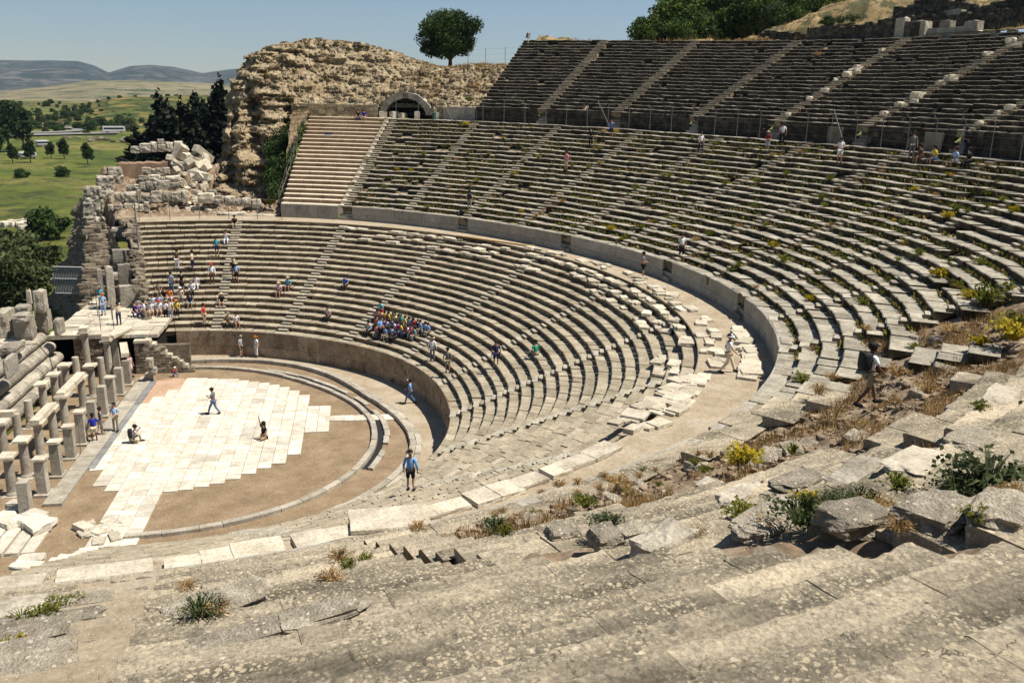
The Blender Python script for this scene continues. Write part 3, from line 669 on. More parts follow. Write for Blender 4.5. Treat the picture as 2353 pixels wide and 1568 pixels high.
beam([(-6.5, 1.3), (-6.5, 3.4)], 2.08, 'near half of the long pale beam resting on columns'); beam([(-6.5, 3.45), (-6.5, 5.5)], 2.08, 'far half of the long pale beam resting on columns')
beam([(-8.5, -.3), (-10.4, -.3)], 1.62, 'short stone beam from a back row column to the big wall')
beam([(-4.9, 9.9), (-5.7, 12.8)], 2.0, 'pale beam near the doorway above the farthest pillars'); beam([(-6.5, 12.2), (-5.8, 14.4)], 2.75, 'white slab beam high beside the dark doorway', .8, .25)
# the great wall of swelling courses behind the columns
wl = tag(empty('bulging_wall'), 'massive low wall of rounded swelling stone courses behind the columns', 'wall')
for c in range(4):
    mb = MB(); z0 = .0 + c * .78; v = -13 + c * .6; vend = 13.4
    ub = -10.0 - .42 * c
    while v < vend:
        L = rng.uniform(1.6, 3.2); e = min(vend, v + L); vs = []; n = 7; nn = 3
        for j in range(nn + 1):
            vv = v + .02 + (e - v - .04) * j / nn; sh = 1.0 if 0 < j < nn else .93
            for i in range(n):
                a = -math.pi / 2 + math.pi * i / (n - 1); vs.append(uv(ub + .42 * math.cos(a) * sh, vv, z0 + .39 + .40 * math.sin(a) * sh))
            vs.append(uv(ub - 1.2, vv, z0 + .79)); vs.append(uv(ub - 1.2, vv, z0))
        m = n + 2; F = []
        for j in range(nn):
            for i in range(m): k = (i + 1) % m; F.append((j * m + i, (j + 1) * m + i, (j + 1) * m + k, j * m + k))
        F += [tuple(range(m)), tuple(nn * m + i for i in range(m))[::-1]]; mb.add(vs, F, rng.random()); v = e
    mb.build('stone_course', MAT['block'], wl, smooth=False)
mb = MB(); v = -13.5
while v < 14: L = rng.uniform(1, 2.2); uvbox(mb, -13.9, -11.5, v, v + L - .04, -3, 3.25 + rng.uniform(-.12, .12), rng.random(), .04); v += L
mb.build('top_ledge', MAT['slab'], wl)
back = tag(empty('stage_ruins'), 'broken back wall of the stage building with standing slabs at the left edge', 'ruin')
mb = MB()
for i in range(110):
    v = rng.uniform(-13, 15); u = rng.uniform(-19, -13.9); z = 3.0 + rng.uniform(-.4, .7) + .5 * fbm(u, v * .3)
    rock(mb, uv(u, v, z), (rng.uniform(.8, 1.9), rng.uniform(.6, 1.2), rng.uniform(.5, 1.1)), VROT + rng.uniform(-.3, .3), sub=2)
uvbox(mb, -20, -13.9, -14, 15, -3, 2.95, .5)
mb.build('rubble', MAT['block'], back)
def pix_block(px, py, z, sx, sy, h, lab, name='stone_block', cat='stone block', mat='block', rz=None, tilt=0, group=None, boxy=.85):
    X = at_z(px, py, z); mb = MB(); rock(mb, (0, 0, h * .45), (sx * .9, sy * .9, h * .95), seed=rng.randint(0, 11), sub=6, rough=.16, boxy=boxy - .08, ry=tilt)
    o = mb.build(name, MAT[mat], loc=(float(X[0]), float(X[1]), z)); o.rotation_euler = (0, 0, VROT if rz is None else rz); return tag(o, lab, cat, group)
pix_block(104, 757, 3.2, 1.0, .9, 1.6, 'square standing pier of two grey blocks, lower drum', 'standing_stone'); pix_block(97, 716, 4.7, .85, .8, 1.7, 'tall grey standing stone on top of the pier at the left edge', 'standing_stone')
pix_block(60, 775, 3.2, 1.2, 1.3, 1.7, 'large tawny shield-shaped block leaning beside the grey pier'); pix_block(56, 718, 4.8, 1.3, 1.0, .6, 'rounded pale block lying on top of the tawny block'); pix_block(52, 735, 4.6, 1.4, 1.0, .5, 'middle flat block of the pile left of the pier')
pix_block(76, 752, 3.3, .25, .35, 3.0, 'thin upright pale pilaster between two block piles', 'standing_stone', mat='slab'); pix_block(16, 770, 3.2, 2.2, .9, 2.0, 'broad pale upright slab at the left edge behind the wall'); pix_block(28, 860, 3.0, 2.0, .3, 1.3, 'smooth grey marble panel standing on edge above the wall', mat='wallstone')
pix_block(138, 766, 3.2, 1.2, .5, 1.2, 'fluted grey block at the end of the big wall'); pix_block(30, 806, 3.4, 2.0, 1.2, .5, 'flat grey slab lying on rubble at the left edge')
# platform over the north entrance, doorway, rubble wall with steps
pf = tag(empty('entrance_platform'), 'flat paved platform roofing the dark side entrance by the left end of the seats', 'platform')
mb = MB(); PU0, PU1, PV0, PV1, PZ = -11, -3.4, 13.3, 25, 2.75
v = PV0
while v < PV1:
    L = rng.uniform(.9, 1.6); u = PU0
    while u < PU1:
        wdt = rng.uniform(1.0, 2.2); uvbox(mb, u + .02, min(PU1, u + wdt) - .02, v + .02, v + L - .02, PZ - .28, PZ + rng.uniform(-.05, .04), rng.random(), .02); u += wdt
    v += L
mb.build('roof_slabs', MAT['slab'], pf)
mb = MB(); uvbox(mb, -11, -3.5, 14.2, 25, PZ - .5, PZ - .29, .4); mb.build('soffit', MAT['painted_dark'], pf)  # underside coloured near black to stand for the unlit passage
def rubble_face(mb, u0, u1, v, z0, z1, th=.5, sz=.32, along='u'):
    z = z0
    while z < z1:
        h = sz * rng.uniform(.55, 1.0); a = u0
        while a < u1:
            L = sz * rng.uniform(.8, 1.9)
            c = uv(a + L / 2, v + th / 2, z + h / 2) if along == 'u' else uv(v, a + L / 2, z + h / 2)
            rock(mb, c, ((L, th, h) if along == 'v' else (th, L, h)), VROT, sub=2, rough=.12, boxy=.8); a += L
        z += h
mb = MB()
rubble_face(mb, -9.3, -6.6, 13.4, 0, PZ - .4); mb.build('rubble_pier', MAT['lightrubble'], pf)
mb = MB(); uvbox(mb, -9.3, -6.6, 13.6, 20, 0, PZ - .5, .3); uvbox(mb, -5.05, -4.5, 13.35, 14.1, 0, PZ - .35, .6, .02); uvbox(mb, -6.7, -6.25, 13.3, 13.9, 0, PZ - .3, .6, .02)
mb.build('door_post', MAT['column'], pf)
mb = MB(); uvbox(mb, -11, -3.6, 19.5, 20, -.5, PZ - .5, .3); uvbox(mb, -11.2, -10.8, 13.4, 20, -.5, PZ - .5, .3); uvbox(mb, -4.2, -3.6, 13.6, 20, 0, PZ - .5, .3); mb.build('back_wall', MAT['painted_dark'], pf)  # passage walls with the darkness inside painted on
sw = tag(empty('stair_wall'), 'small rubble wall with a flight of pale steps climbing beside the dark doorway', 'wall')
mb = MB(); st = MB()
for i in range(9):
    u = -.95 - i * .36; z = .22 + i * .27
    rubble_face(mb, u - .36, u, 12.35, 0, z - .1, .55, .28)
    box(st, uv(u - .18, 12.75, z), (.8, .42, .24), VROT, rng.random(), jit=.02)
u = -4.2; rubble_face(mb, -4.9, -4.1, 12.35, 0, 2.3, .5, .28); uvbox(mb, -4.8, -1.2, 12.85, 13.3, 0, 2.0, .3)
mb.build('rubble_face', MAT['lightrubble'], sw); st.build('steps', MAT['slab'], sw)
mb = MB(); uvbox(mb, -4.9, -4.1, 12.3, 12.9, 2.3, 2.5, .8, .02); mb.build('top_slab', MAT['slab'], sw)
pix_block(345, 872, 0, .9, .6, .6, 'block pile of grey stones beside the pink dress figure, base', 'stone_block'); pix_block(352, 858, .6, .7, .6, .5, 'grey block second in the small pile by the doorway'); pix_block(345, 842, 1.2, .6, .5, .7, 'pointed pale stone topping the pile by the doorway')
pix_block(362, 835, 0, .4, .4, 1.9, 'short square post right of the doorway', 'stone_post', mat='column')
# marble fragments at the near left
def scatter_blocks(n, reg, z, smin, smax, name, lab, cat, grp, mat, hf=(.3, .6), pix=True, boxy=.85, zf=None):
    for i in range(n):
        px = rng.uniform(reg[0], reg[2]); py = rng.uniform(reg[1], reg[3]); X = at_z(px, py, z) if pix else None
        zz = z if zf is None else zf(X[0], X[1]); s_ = rng.uniform(smin, smax); mb = MB(); h = s_ * rng.uniform(*hf)
        rock(mb, (0, 0, h * .4), (s_ * rng.uniform(1, 1.9), s_, h), sub=3, rough=.14, boxy=boxy, ry=rng.uniform(-.1, .1), rx=rng.uniform(-.1, .1))
        o = mb.build(name, MAT[mat], loc=(float(X[0]), float(X[1]), float(zz))); o.rotation_euler = (0, 0, rng.uniform(0, 3.1)); tag(o, lab, cat, grp)
mb = MB()
for i in range(5): uvbox(mb, -6.2 + i * .62, -5.65 + i * .62, -14.6 + .1 * i, -11.6 - .12 * i, -.05, .34 - i * .06, rng.random(), .02)
tag(mb.build('marble_steps', MAT['marble']), 'four long grey-white marble steps below the nearest pillar', 'steps')
tag(MB().build('x', MAT['marble']), kind='structure') if False else None
mb = MB(); v = -16.5
while v < -11.8:
    L = rng.uniform(.8, 1.3); u = -11
    while u < -6.4: wd = rng.uniform(.8, 1.5); uvbox(mb, u, u + wd - .03, v, v + L - .03, -.1, .14 + rng.uniform(-.04, .04), rng.random(), .01); u += wd
    v += L
tag(mb.build('marble_pavement', MAT['marble']), 'broken white marble pavement at the lower left behind the steps', 'paving')
scatter_blocks(16, (0, 1150, 110, 1230), .15, .4, .9, 'marble_fragment', 'broken white marble fragment among the debris at the lower left', 'stone fragment', 'marble fragments at the lower left', 'marble')
scatter_blocks(9, (165, 1205, 270, 1250), 0.02, .35, .6, 'tan_rubble_stone', 'tan rubble stone in the small heap beside the marble walkway', 'stone', 'tan stones beside the walkway', 'slab')
scatter_blocks(26, (200, 1190, 285, 1240), 0.02, .10, .25, 'small_stone', 'small tan stone scattered on the soil beside the marble walkway', 'stone', 'small stones beside the walkway', 'slab')
scatter_blocks(16, (60, 1262, 300, 1305), 1.1, .4, .9, 'marble_chunk', 'white marble chunk lying on the lowest seats at the lower left', 'stone fragment', 'marble chunks on the lower seats', 'marble', hf=(.2, .35))
# ---------------------------------------------------------------- landscape
def ridge(name, pts, d, depth, mat, base=-4, rough=.12, nb=26, kind='structure', na=160, ns=1.0):
    """a hill or mountain whose crest passes the surveyed sky-line points at distance d"""
    xs = [q[0] for q in pts]; ys = [q[1] for q in pts]
    def f(px, t):
        py = np.interp(px, xs, ys); X = at_d(px, py, d); top = X[2]; dd = d - depth + 1.6 * depth * t
        Y = at_d(px, py, dd); s_ = 1 - abs(t - .625) / (.625 if t < .625 else .375); s_ = max(0, s_); s_ = s_ * s_ * (3 - 2 * s_) * .55 + s_ * .45
        n = fbm(Y[0] / depth * 3 * ns, Y[1] / depth * 3 * ns, 1, 6)
        z = base + (top - base) * s_ + (top - base) * rough * n * (1 - abs(s_ * 2 - 1.0) * .75)
        return (Y[0], Y[1], z)
    return tag(grid(name, (min(xs), max(xs)), na, (0, 1), nb, f, mat), kind=kind)
ridge('mountain_range', [(-400, 150), (-150, 144), (0, 139), (60, 140), (120, 139), (180, 141), (215, 150), (250, 167), (300, 152), (345, 149), (400, 154), (465, 168), (520, 160), (560, 157), (640, 165), (800, 190), (1300, 215)], 6500, 2500, MAT['mount'], rough=.14, nb=60, na=300)
ridge('dry_hills', [(-300, 214), (0, 210), (60, 203), (130, 197), (200, 185), (300, 185), (400, 188), (480, 192), (560, 196), (700, 205)], 2600, 1100, MAT['midhill'], rough=.08, nb=40)
ridge('plain_rise', [(-300, 238), (0, 234), (150, 236), (260, 240)], 1300, 250, MAT['nearhill'])
ridge('green_hill', [(90, 275), (150, 246), (200, 236), (250, 226), (300, 221), (350, 222), (400, 219), (470, 217), (560, 222), (700, 226), (900, 260)], 760, 230, MAT['nearhill'], rough=.06, nb=50)
# road and roundabout
mb = MB()
c = at_z(85, 300, -2.9); n = 60; vs = []; fs = []
for i in range(n):
    a = 2 * math.pi * i / n
    for rr in (24, 17): vs.append((c[0] + rr * 1.0 * math.cos(a), c[1] + rr * 1.7 * math.sin(a), -2.2))
for i in range(n): j = (i + 1) % n; fs.append((2 * i, 2 * j, 2 * j + 1, 2 * i + 1))
mb.add(vs, fs)
a = at_z(-60, 312, -2.2); b = at_z(270, 304, -2.2); wv = np.array([0, 9.0, 0]); mb.add([tuple(a - wv), tuple(b - wv), tuple(b + wv), tuple(a + wv)], [(0, 1, 2, 3)])
tag(mb.build('road', MAT['asphalt']), kind='structure')
# vehicles
def bus(x, y, z, rz, lab, L=12, H=3.3, cat='bus'):
    t = tag(empty('parked_bus' if cat == 'bus' else 'parked_van', (x, y, z), rz), lab, cat)
    mb = MB(); W_ = 2.5; prof = [(-L / 2, .5), (-L / 2, H - .25), (-L / 2 + .3, H), (L / 2 - .5, H), (L / 2 - .08, H - .35), (L / 2, .5)]
    vs = [(a, s * W_ / 2, b) for s in (-1, 1) for a, b in prof]; m = len(prof)
    mb.add(vs, [tuple(range(m)), tuple(range(m, 2 * m))[::-1]] + [(i, (i + 1) % m, m + (i + 1) % m, m + i) for i in range(m)]); mb.build('body', MAT['white'], t)
    mb = MB()
    for s in (-1, 1): box(mb, (-.2, s * (W_ / 2 + .01), H * .66), (L * .9, .03, H * .3))
    box(mb, (L / 2 + .0, 0, H * .62), (.12, W_ * .88, H * .36)); mb.build('window_band', MAT['busglass'], t)
    mb = MB()
    for s in (-1, 1): box(mb, (0, s * (W_ / 2 + .008), .75), (L * .98, .02, .35))
    mb.build('side_stripe', MAT['fencegrey'], t)
    for a in (-L * .3, L * .32):
        for s in (-1, 1):
            mb = MB(); lathe(mb, [(.48, 0), (.5, .03), (.5, .25), (.48, .28)], 16); o = mb.build('wheel', MAT['black'], t); o.rotation_euler = (R(90), 0, 0); o.location = (a, s * 1.1 + .14, .5)
X = at_z(262, 305, -2.2); bus(float(X[0]), float(X[1]), -2.2, R(10), 'white coach parked by the bushes beyond the meadow', 10.5, 3.2)
X = at_z(98, 336, -2.8); bus(float(X[0]), float(X[1]), -2.9, R(30), 'white minibus half hidden behind the trees at the left', 4.6, 2.4, 'van')
X = at_z(64, 364, -2.9); bus(float(X[0]), float(X[1]), -2.9, R(30), 'small white van parked under the trees at the far left', 4.8, 2.1, 'van')
# ---------------------------------------------------------------- trees and shrubs
def leafcloud(mb, blobs, n, size, flat=.0, tones=(0, 1)):
    """leaf-sized faces through a set of ellipsoid blobs"""
    tot = sum(b[3] * b[4] * b[5] for b in blobs)
    for (x, y, z, a, b, c) in blobs:
        m = int(n * a * b * c / tot) + 1; bt = rng.uniform(*tones)
        for _ in range(m):
            while True:
                q = Vector((rng.uniform(-1, 1), rng.uniform(-1, 1), rng.uniform(-1, 1)))
                if q.length < 1: break
            q *= (.55 + .45 * rng.random()) / max(q.length, .3) * min(1, q.length + .25) if rng.random() < .75 else 1
            p = Vector((x + q.x * a, y + q.y * b, z + q.z * c)); s_ = size * rng.uniform(.6, 1.4)
            d = Vector((rng.gauss(0, 1), rng.gauss(0, 1), rng.gauss(0, 1))).normalized(); e = d.orthogonal().normalized(); f = d.cross(e)
            t = min(1, max(0, bt + rng.gauss(0, .22)))
            mb.add([tuple(p - e * s_), tuple(p + f * s_ * .6), tuple(p + e * s_), tuple(p - f * s_ * .6)], [(0, 1, 2, 3)], t)
def make_tree(name, lab, cat, h, cw, ch, nleaf, lsize, mat, trunk=.2, nblob=16, seed=1, blobr=.32, th=None, group=None):
    rs = random.Random(seed); t = tag(empty(name), lab, cat, group); th = h - ch * .75 if th is None else th
    bl = []
    for i in range(nblob):
        a = rs.uniform(0, 6.28); e = rs.uniform(-.8, 1); rr = (1 - e * e * .6) ** .5 * rs.uniform(.25, .72); q = blobr * rs.uniform(.7, 1.25)
        bl.append((cw / 2 * rr * math.cos(a), cw / 2 * rr * math.sin(a), h - ch / 2 + ch / 2 * e * .72, cw / 2 * q * 1.3, cw / 2 * q * 1.3, ch / 2 * q * 1.2))
    bl.append((0, 0, h - ch / 2, cw * .3, cw * .3, ch * .32)); mb = MB(); leafcloud(mb, bl, nleaf, lsize); mb.build('crown', mat, t)
    mb = MB(); tube(mb, [(0, 0, -.3), (rs.uniform(-.1, .1), 0, th * .5), (rs.uniform(-.2, .2), rs.uniform(-.2, .2), th), (0, 0, h - ch * .35)], [trunk * 1.3, trunk, trunk * .8, trunk * .25], 8)
    for b in bl[:7]: tube(mb, [(0, 0, th * .85), (b[0] * .5, b[1] * .5, (th * .85 + b[2]) * .5), (b[0], b[1], b[2])], [trunk * .5, trunk * .3, trunk * .12], 5)
    mb.build('trunk', MAT['bark'], t); return t
def copy_tree(o, loc, rz=0, sc=1.0, label=None, parent=None):
    c = o.copy(); COL.link(c); c.location = loc; c.rotation_euler = (0, 0, rz); c.scale = (sc, sc, sc) if not isinstance(sc, tuple) else sc
    if label: c['label'] = label
    for ch in list(o.children):
        d = ch.copy(); COL.link(d); d.parent = c
        for g in ch.children: e = g.copy(); COL.link(e); e.parent = d
    return c
def move(o, loc, rz=0, sc=1.0): o.location = loc; o.rotation_euler = (0, 0, rz); o.scale = (sc, sc, sc) if not isinstance(sc, tuple) else sc; return o
X = at_r(1033, 156, 76); bt = make_tree('lone_tree', 'large round dark green tree standing alone on the ridge against the sky', 'tree', 8.0, 9.6, 7.6, 25000, .15, MAT['green1'], .28, 58, 8, .23, th=1.4); move(bt, (float(X[0]), float(X[1]), float(X[2]) - .2))
LONE = X
# cypresses
def cypress(h, wd, n, seed):
    t = tag(empty('cypress'), 'tall dark cypress', 'tree', 'dark cypresses behind the broken walls'); rs = random.Random(seed); bl = []
    for i in range(26):
        f = i / 25; ww = wd / 2 * min(1, (1 - f) * 1.7) ** .75 * rs.uniform(.8, 1.1) + .06; a = rs.uniform(0, 6.28); bl.append((ww * .3 * math.cos(a), ww * .3 * math.sin(a), .4 + h * .97 * f, ww, ww, h * .05 * (1.15 - .6 * f)))
    mb = MB(); leafcloud(mb, bl, n, .34, tones=(.1, .7)); mb.build('crown', MAT['cypress'], t); mb = MB(); tube(mb, [(0, 0, -1), (0, 0, h * .8)], [.3, .08], 6); mb.build('trunk', MAT['bark'], t); return t
cy = None
CYS = [(363, 201, 4.6, 'tall cypress at the left of the dark row behind the ruin'), (384, 224, 3.8, 'cypress pressed against the right side of the leftmost tall cypress'), (346, 262, 4.5, 'low bushy cypress at the left foot of the dark row'), (414, 218, 4.0, 'cypress in the middle of the dark row'), (447, 202, 4.8, 'tall cypress right of the middle of the dark row'), (432, 235, 4.2, 'shorter cypress between two tall ones in the dark row'), (465, 218, 3.4, 'narrow cypress near the right end of the dark row'), (488, 222, 3.4, 'dark cypress just left of the tallest one'), (501, 166, 4.4, 'tallest pointed cypress beside the rubble cliff'), (310, 290, 5, 'low broad dark tree at the left end of the cypress row'), (400, 262, 5, 'low cypress filling the gap in the dark row')]
for i, (px, py, wd, lab) in enumerate(CYS):
    d = 150 + (i * 37 % 5) * 4; X = at_d(px, py, d); h = X[2] + 3
    if cy is None: cy = cypress(20, 5.4, 15000, 2); o = cy; o.location = (float(X[0]), float(X[1]), -3); o['label'] = lab
    else: o = copy_tree(cy, (float(X[0]), float(X[1]), -3), rng.uniform(0, 6), 1, lab)
    o.scale = (wd / 4.6 * 1.5, wd / 4.6 * 1.5, h / 20)
# meadow and hillside trees
bush = make_tree('shrub', 'round green shrub', 'shrub', 3.0, 4.2, 3.0, 2600, .16, MAT['green1'], .08, 12, 9, .34, th=.3)
ole = make_tree('shrub', 'grey green shrub', 'shrub', 3.0, 4.4, 3.0, 3000, .15, MAT['olive'], .08, 14, 10, .34, th=.3)
stree = make_tree('small_tree', 'small tree', 'tree', 6.5, 4.2, 5.2, 2600, .22, MAT['green1'], .12, 12, 12, .34)
SH = [(110, 552, 2.5, 'dark round bush on the meadow edge left of the ruin', bush, 118), (20, 350, 9, 'big broadleaf tree at the left edge', stree, 330), (55, 345, 8, 'second big tree at the left edge', stree, 320),
      (-8, 368, 7, 'tree cut by the left edge of the picture', stree, 300), (148, 366, 5.6, 'right of the two close small trees on the meadow', stree, 0), (118, 364, 4.8, 'left of the two close small trees on the meadow', stree, 0), (202, 378, 5.2, 'small tree standing alone on the meadow', stree, 0), (70, 374, 6, 'tree in front of the parked vans', stree, 290), (30, 376, 5, 'low tree in the clump at the left', stree, 285)]
used = set()
def plant(src, lab, X, sc):
    k = src.name
    if k not in used: used.add(k); src.location = X; src.scale = (sc, sc, sc); src['label'] = lab; return src
    return copy_tree(src, X, rng.uniform(0, 6), sc, lab)
for px, py, hh, lab, src, d in SH:
    X = at_z(px, py, -3.1); base = 3.0 if src is bush else 6.5; dist = math.hypot(X[0] - CAM[0], X[1] - CAM[1])
    if src is bush: plant(src, lab, (float(X[0]), float(X[1]), -3.1), 1.75)
    else:
        # size from the height it shows
        hpx = {9: 100, 8: 84, 7: 70, 5.6: 42, 4.8: 34, 5.2: 45, 6: 46, 5: 40}[hh]; plant(src, lab, (float(X[0]), float(X[1]), -3.1), hpx * dist / FPX / 6.5)
BK = [(160, 275, .75), (90, 262, .6), (62, 272, 1.8), (95, 278, 1.4), (150, 268, 1.6), (230, 245, .8), (285, 243, .8), (330, 240, .8), (395, 246, .9), (345, 258, 1.), (300, 268, .9), (260, 262, .9), (210, 262, .7), (235, 283, 1.4), (205, 296, 1.7), (215, 284, 1.2), (255, 296, 1.6), (275, 284, 1.5), (300, 296, 2.2), (180, 292, 1.2), (135, 302, 1.3), (125, 288, 1.0), (200, 310, 1.1), (20, 262, 1.4), (45, 255, 1.2), (5, 250, 2.0), (28, 248, 1.8), (105, 300, .9), (250, 226, .8), (275, 223, .8), (310, 222, .7), (350, 222, .8), (385, 221, .9), (405, 221, .8), (225, 232, .7), (190, 240, .7), (445, 222, .8)]
for _ in range(150): BK.append((rng.uniform(0, 335), rng.uniform(232, 292), rng.uniform(.35, 1.1)))
for i, (px, py, s_) in enumerate(BK):
    # find the ground on the green hill or plain by distance
    dd = float(np.interp(py, [221, 226, 245, 262, 275, 290, 310], [752, 740, 700, 650, 600, 560, 500])); X = at_d(px, py, dd)
    copy_tree(ole if i % 3 == 0 else bush, (float(X[0]), float(X[1]), float(X[2]) - 1.5), rng.uniform(0, 6), s_ * 1.25, 'green bush on the far grassy hill beyond the meadow')['group'] = 'bushes on the far green hill'
for i, (px, py, s_, lab) in enumerate([(50, 408, .8, 'small dark bush low on the meadow at the left'), (145, 405, .9, 'small round bush in the middle of the meadow'), (30, 640, 3.0, 'large grey green shrub mass at the left edge'), (90, 650, 2.4, 'grey green shrub in front of the iron gate'), (10, 690, 2.8, 'lowest grey green shrub at the left edge'), (60, 600, 2.0, 'shrub behind the large grey green shrub'), (60, 690, 2.4, 'grey green shrub behind the standing stone'), (0, 590, 2.0, 'dark shrub at the left edge near the dirt bank')]):
    z = -3.0; X = at_z(px, py, z); 
    if i == 2: ole.location = (float(X[0]), float(X[1]), z - .6); ole.scale = (s_ * .75,) * 3; ole['label'] = lab
    else: copy_tree(ole if i > 1 else bush, (float(X[0]), float(X[1]), z - .6), i * 1.3, s_ * (.75 if i > 1 else 1.3), lab)
bush['group'] = ''; del bush['group']
# ---------------------------------------------------------------- the great rubble massif and the hillside
CREST = ([50, 54, 57, 60, 62, 64, 66, 68, 70.6, 72.5, 74.5, 77, 78.3, 79.3, 80.3, 81.2, 81.9, 82.7, 84.0, 86, 90, 104], [23.4, 23.3, 23.2, 23.2, 23.8, 24.7, 25.3, 25.6, 26.0, 26.1, 25.6, 25.2, 25.0, 24.2, 22.6, 20.9, 17.0, 12.0, 10.0, 8.2, 7.0, 2.0])
def mass_z(az, r):
    cr = float(np.interp(az, *CREST)); z0 = 18.6 if az < 71.5 else 18.6 - (18.6 - 9.0) * sstep(71.3, 74.5, az)
    r0 = 53.6 - 10.5 * sstep(71.3, 75, az)
    if az < 58.5: r1 = 63
    else: r1 = 62
    fa = sstep(r0 - .5, r1 + 1, r) * .45 + min(1, max(0, (r - r0) / (r1 - r0))) * .55; fb = min(1, max(0, (r - r0) / (r1 - r0))) ** .62; kk = sstep(70.5, 76, az); f = fa * (1 - kk) + fb * kk
    z = z0 + (cr - z0) * f
    if r > 66: z = z - (r - 66) * (.02 if az < 63 else .35)
    if az > 82.9: z = min(z, np.interp(r, [30, 44, 52, 60], [8.5, 9, 10, 9]) + 0 * az) if az < 85 else z
    return z
HOL = []
for px, py, rr, wa, wz, dp in [(557, 250, 48, .7, 1.0, 2.2), (577, 292, 47, .8, 2.6, 3.2), (637, 280, 45, .6, 1.9, 2.6), (530, 300, 47, .5, 1.8, 2.4), (527, 385, 44.5, .9, 1.9, 2.8), (568, 215, 50, .6, .8, 1.8), (600, 350, 45, .8, .9, 1.8), (545, 420, 43.5, .9, .7, 1.5)]:
    X = at_r(px, py, rr); HOL.append((math.degrees(math.atan2(X[1], X[0])), float(X[2]), wa, wz, dp))
def massf(az, r):
    x, y = pol(az, r)[:2]; z = mass_z(az, r)
    steep = 1.0 + 1.5 * sstep(71, 76, az) * (1 - sstep(58, 62, r))
    n = fbm(x * .22, y * .22, 2, 5) * .7 + fbm(x * .9, y * .9, 4, 5) * .32 * steep + abs(fbm(x * 2.6, y * 2.6, z, 4)) * .38 * steep
    kf = sstep(71, 73, az); fade = sstep(52.5, 56, r) * (1 - kf) + sstep(41, 43.5, r) * kf
    z += n * fade * .5; z2 = math.floor(z / .42) * .42; z = z * .5 + (z2 + .42 * sstep(0.3, .8, (z - z2) / .42)) * .5
    for (ha, hz, wa, wz, dp) in HOL:
        if az > 72: r += dp * math.exp(-((az - ha) / wa) ** 4 - ((z - hz) / wz) ** 4)
    dr = (fbm(z * 1.3, az * .35, 7, 4) * 1.4) * fade * (.5 + .5 * sstep(70, 75, az)); da = fbm(z * .9, r * .25, 3, 4) * (1.1 if az > 76 else .3)
    return pol(az + da * fade, r + dr, z)
o = grid('ruined_masonry_massif', (50.4, 84.5), 380, (52.8, 92), 190, massf, MAT['massif'], smooth=False)
tag(o, 'huge weathered tan rubble masonry mound towering left of the upper seats', 'ruin')
rootm = o
c2 = grid('cliff_face', (71.7, 84.8), 260, (42.5, 53.4), 130, massf, MAT['massif'], smooth=False, parent=rootm)
# left flank: a steep broken face dropping to the meadow
def flank(t, s):
    r = 44 + 36 * t; az = 84.2; X = pol(az, r, mass_z(83.0, r) * .85); b = pol(87.5, r, -3.2); f = s
    x = X[0] + (b[0] - X[0]) * f; y = X[1] + (b[1] - X[1]) * f; z = X[2] + (b[2] - X[2]) * f
    n = fbm(y * .4, z * .4, 3, 5) * 1.6 + fbm(y * 1.6, z * 1.6, 5, 4) * .6; return (x - n * .8, y, z)
grid('flank_face', (0, 1), 120, (0, 1), 60, flank, MAT['massif'], smooth=False, parent=rootm)
mb = MB()
for i in range(2600):
    az = rng.uniform(51, 84); r = rng.uniform(53.5, 66) if az < 72 or rng.random() < .4 else rng.uniform(42.5, 56); p = massf(az, r); s_ = rng.uniform(.10, .34) * (2.2 if rng.random() < .06 else 1)
    rock(mb, (p[0], p[1], p[2] + s_ * .1), (s_ * 1.6, s_, s_ * .6), rng.uniform(0, 3), sub=2, rough=.2)
tag(mb.build('loose_stones', MAT['massif'], rootm), kind='stuff')
# vault arch
ar = tag(empty('vault_arch', (0, 0, 0)), 'dark stone arch of a vaulted entrance at the foot of the rubble mound', 'arch')
A0 = at_r(938, 258, 54.0); az0 = math.degrees(math.atan2(A0[1], A0[0])); dirr = np.array([math.cos(R(az0)), math.sin(R(az0))]); tan = np.array([-dirr[1], dirr[0]])
mb = MB(); zb = 17.2; n = 15; Rv = 2.35
for i in range(n):
    a0 = math.pi * i / n * .94 + .09; a1 = a0 + math.pi / n * .9; vs = []
    for d in (-1.2, 1.6):
        for a in (a0, a1):
            for rr in (Rv, Rv + .75 + rng.uniform(-.05, .1)):
                q = A0[:2] + dirr * d + tan * rr * math.cos(a); vs.append((q[0], q[1], zb + .3 + rr * math.sin(a) * .86))
    mb.add(vs, [(0, 1, 3, 2), (4, 6, 7, 5), (0, 4, 5, 1), (2, 3, 7, 6), (1, 5, 7, 3), (0, 2, 6, 4)], rng.random())
mb.build('voussoirs', MAT['block'], ar)
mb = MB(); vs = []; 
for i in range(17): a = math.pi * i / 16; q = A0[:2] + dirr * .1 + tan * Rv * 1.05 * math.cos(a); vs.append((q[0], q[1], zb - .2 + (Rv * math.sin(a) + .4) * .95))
mb.add(vs, [tuple(range(17))]); mb.build('dark_shade_sheet', MAT['painted_dark'], ar)  # flat black sheet across the mouth, painted shade instead of vault depth
mb = MB()
for i in range(60):
    a = rng.uniform(-.1, 3.2); rr = Rv + .95 + rng.uniform(0, .5); q = A0[:2] + dirr * rng.uniform(-.7, 1.2) + tan * rr * math.cos(a); rock(mb, (q[0], q[1], zb + .2 + rr * math.sin(a) * .86), (.6, .5, .4), rng.uniform(0, 3), sub=2)
mb.build('arch_rubble', MAT['massif'], ar)
mb = MB()
for a0, a1 in ((50.8, az0 - 3.4), (az0 + 3.4, 74.0)): arcwall(mb, lambda q: 52.75, a0, a1, 16.9, 18.75, .5, (.4, .9), rng, courses=5, jr=.09)
mb.build('rough_footing', MAT['massif'], rootm)
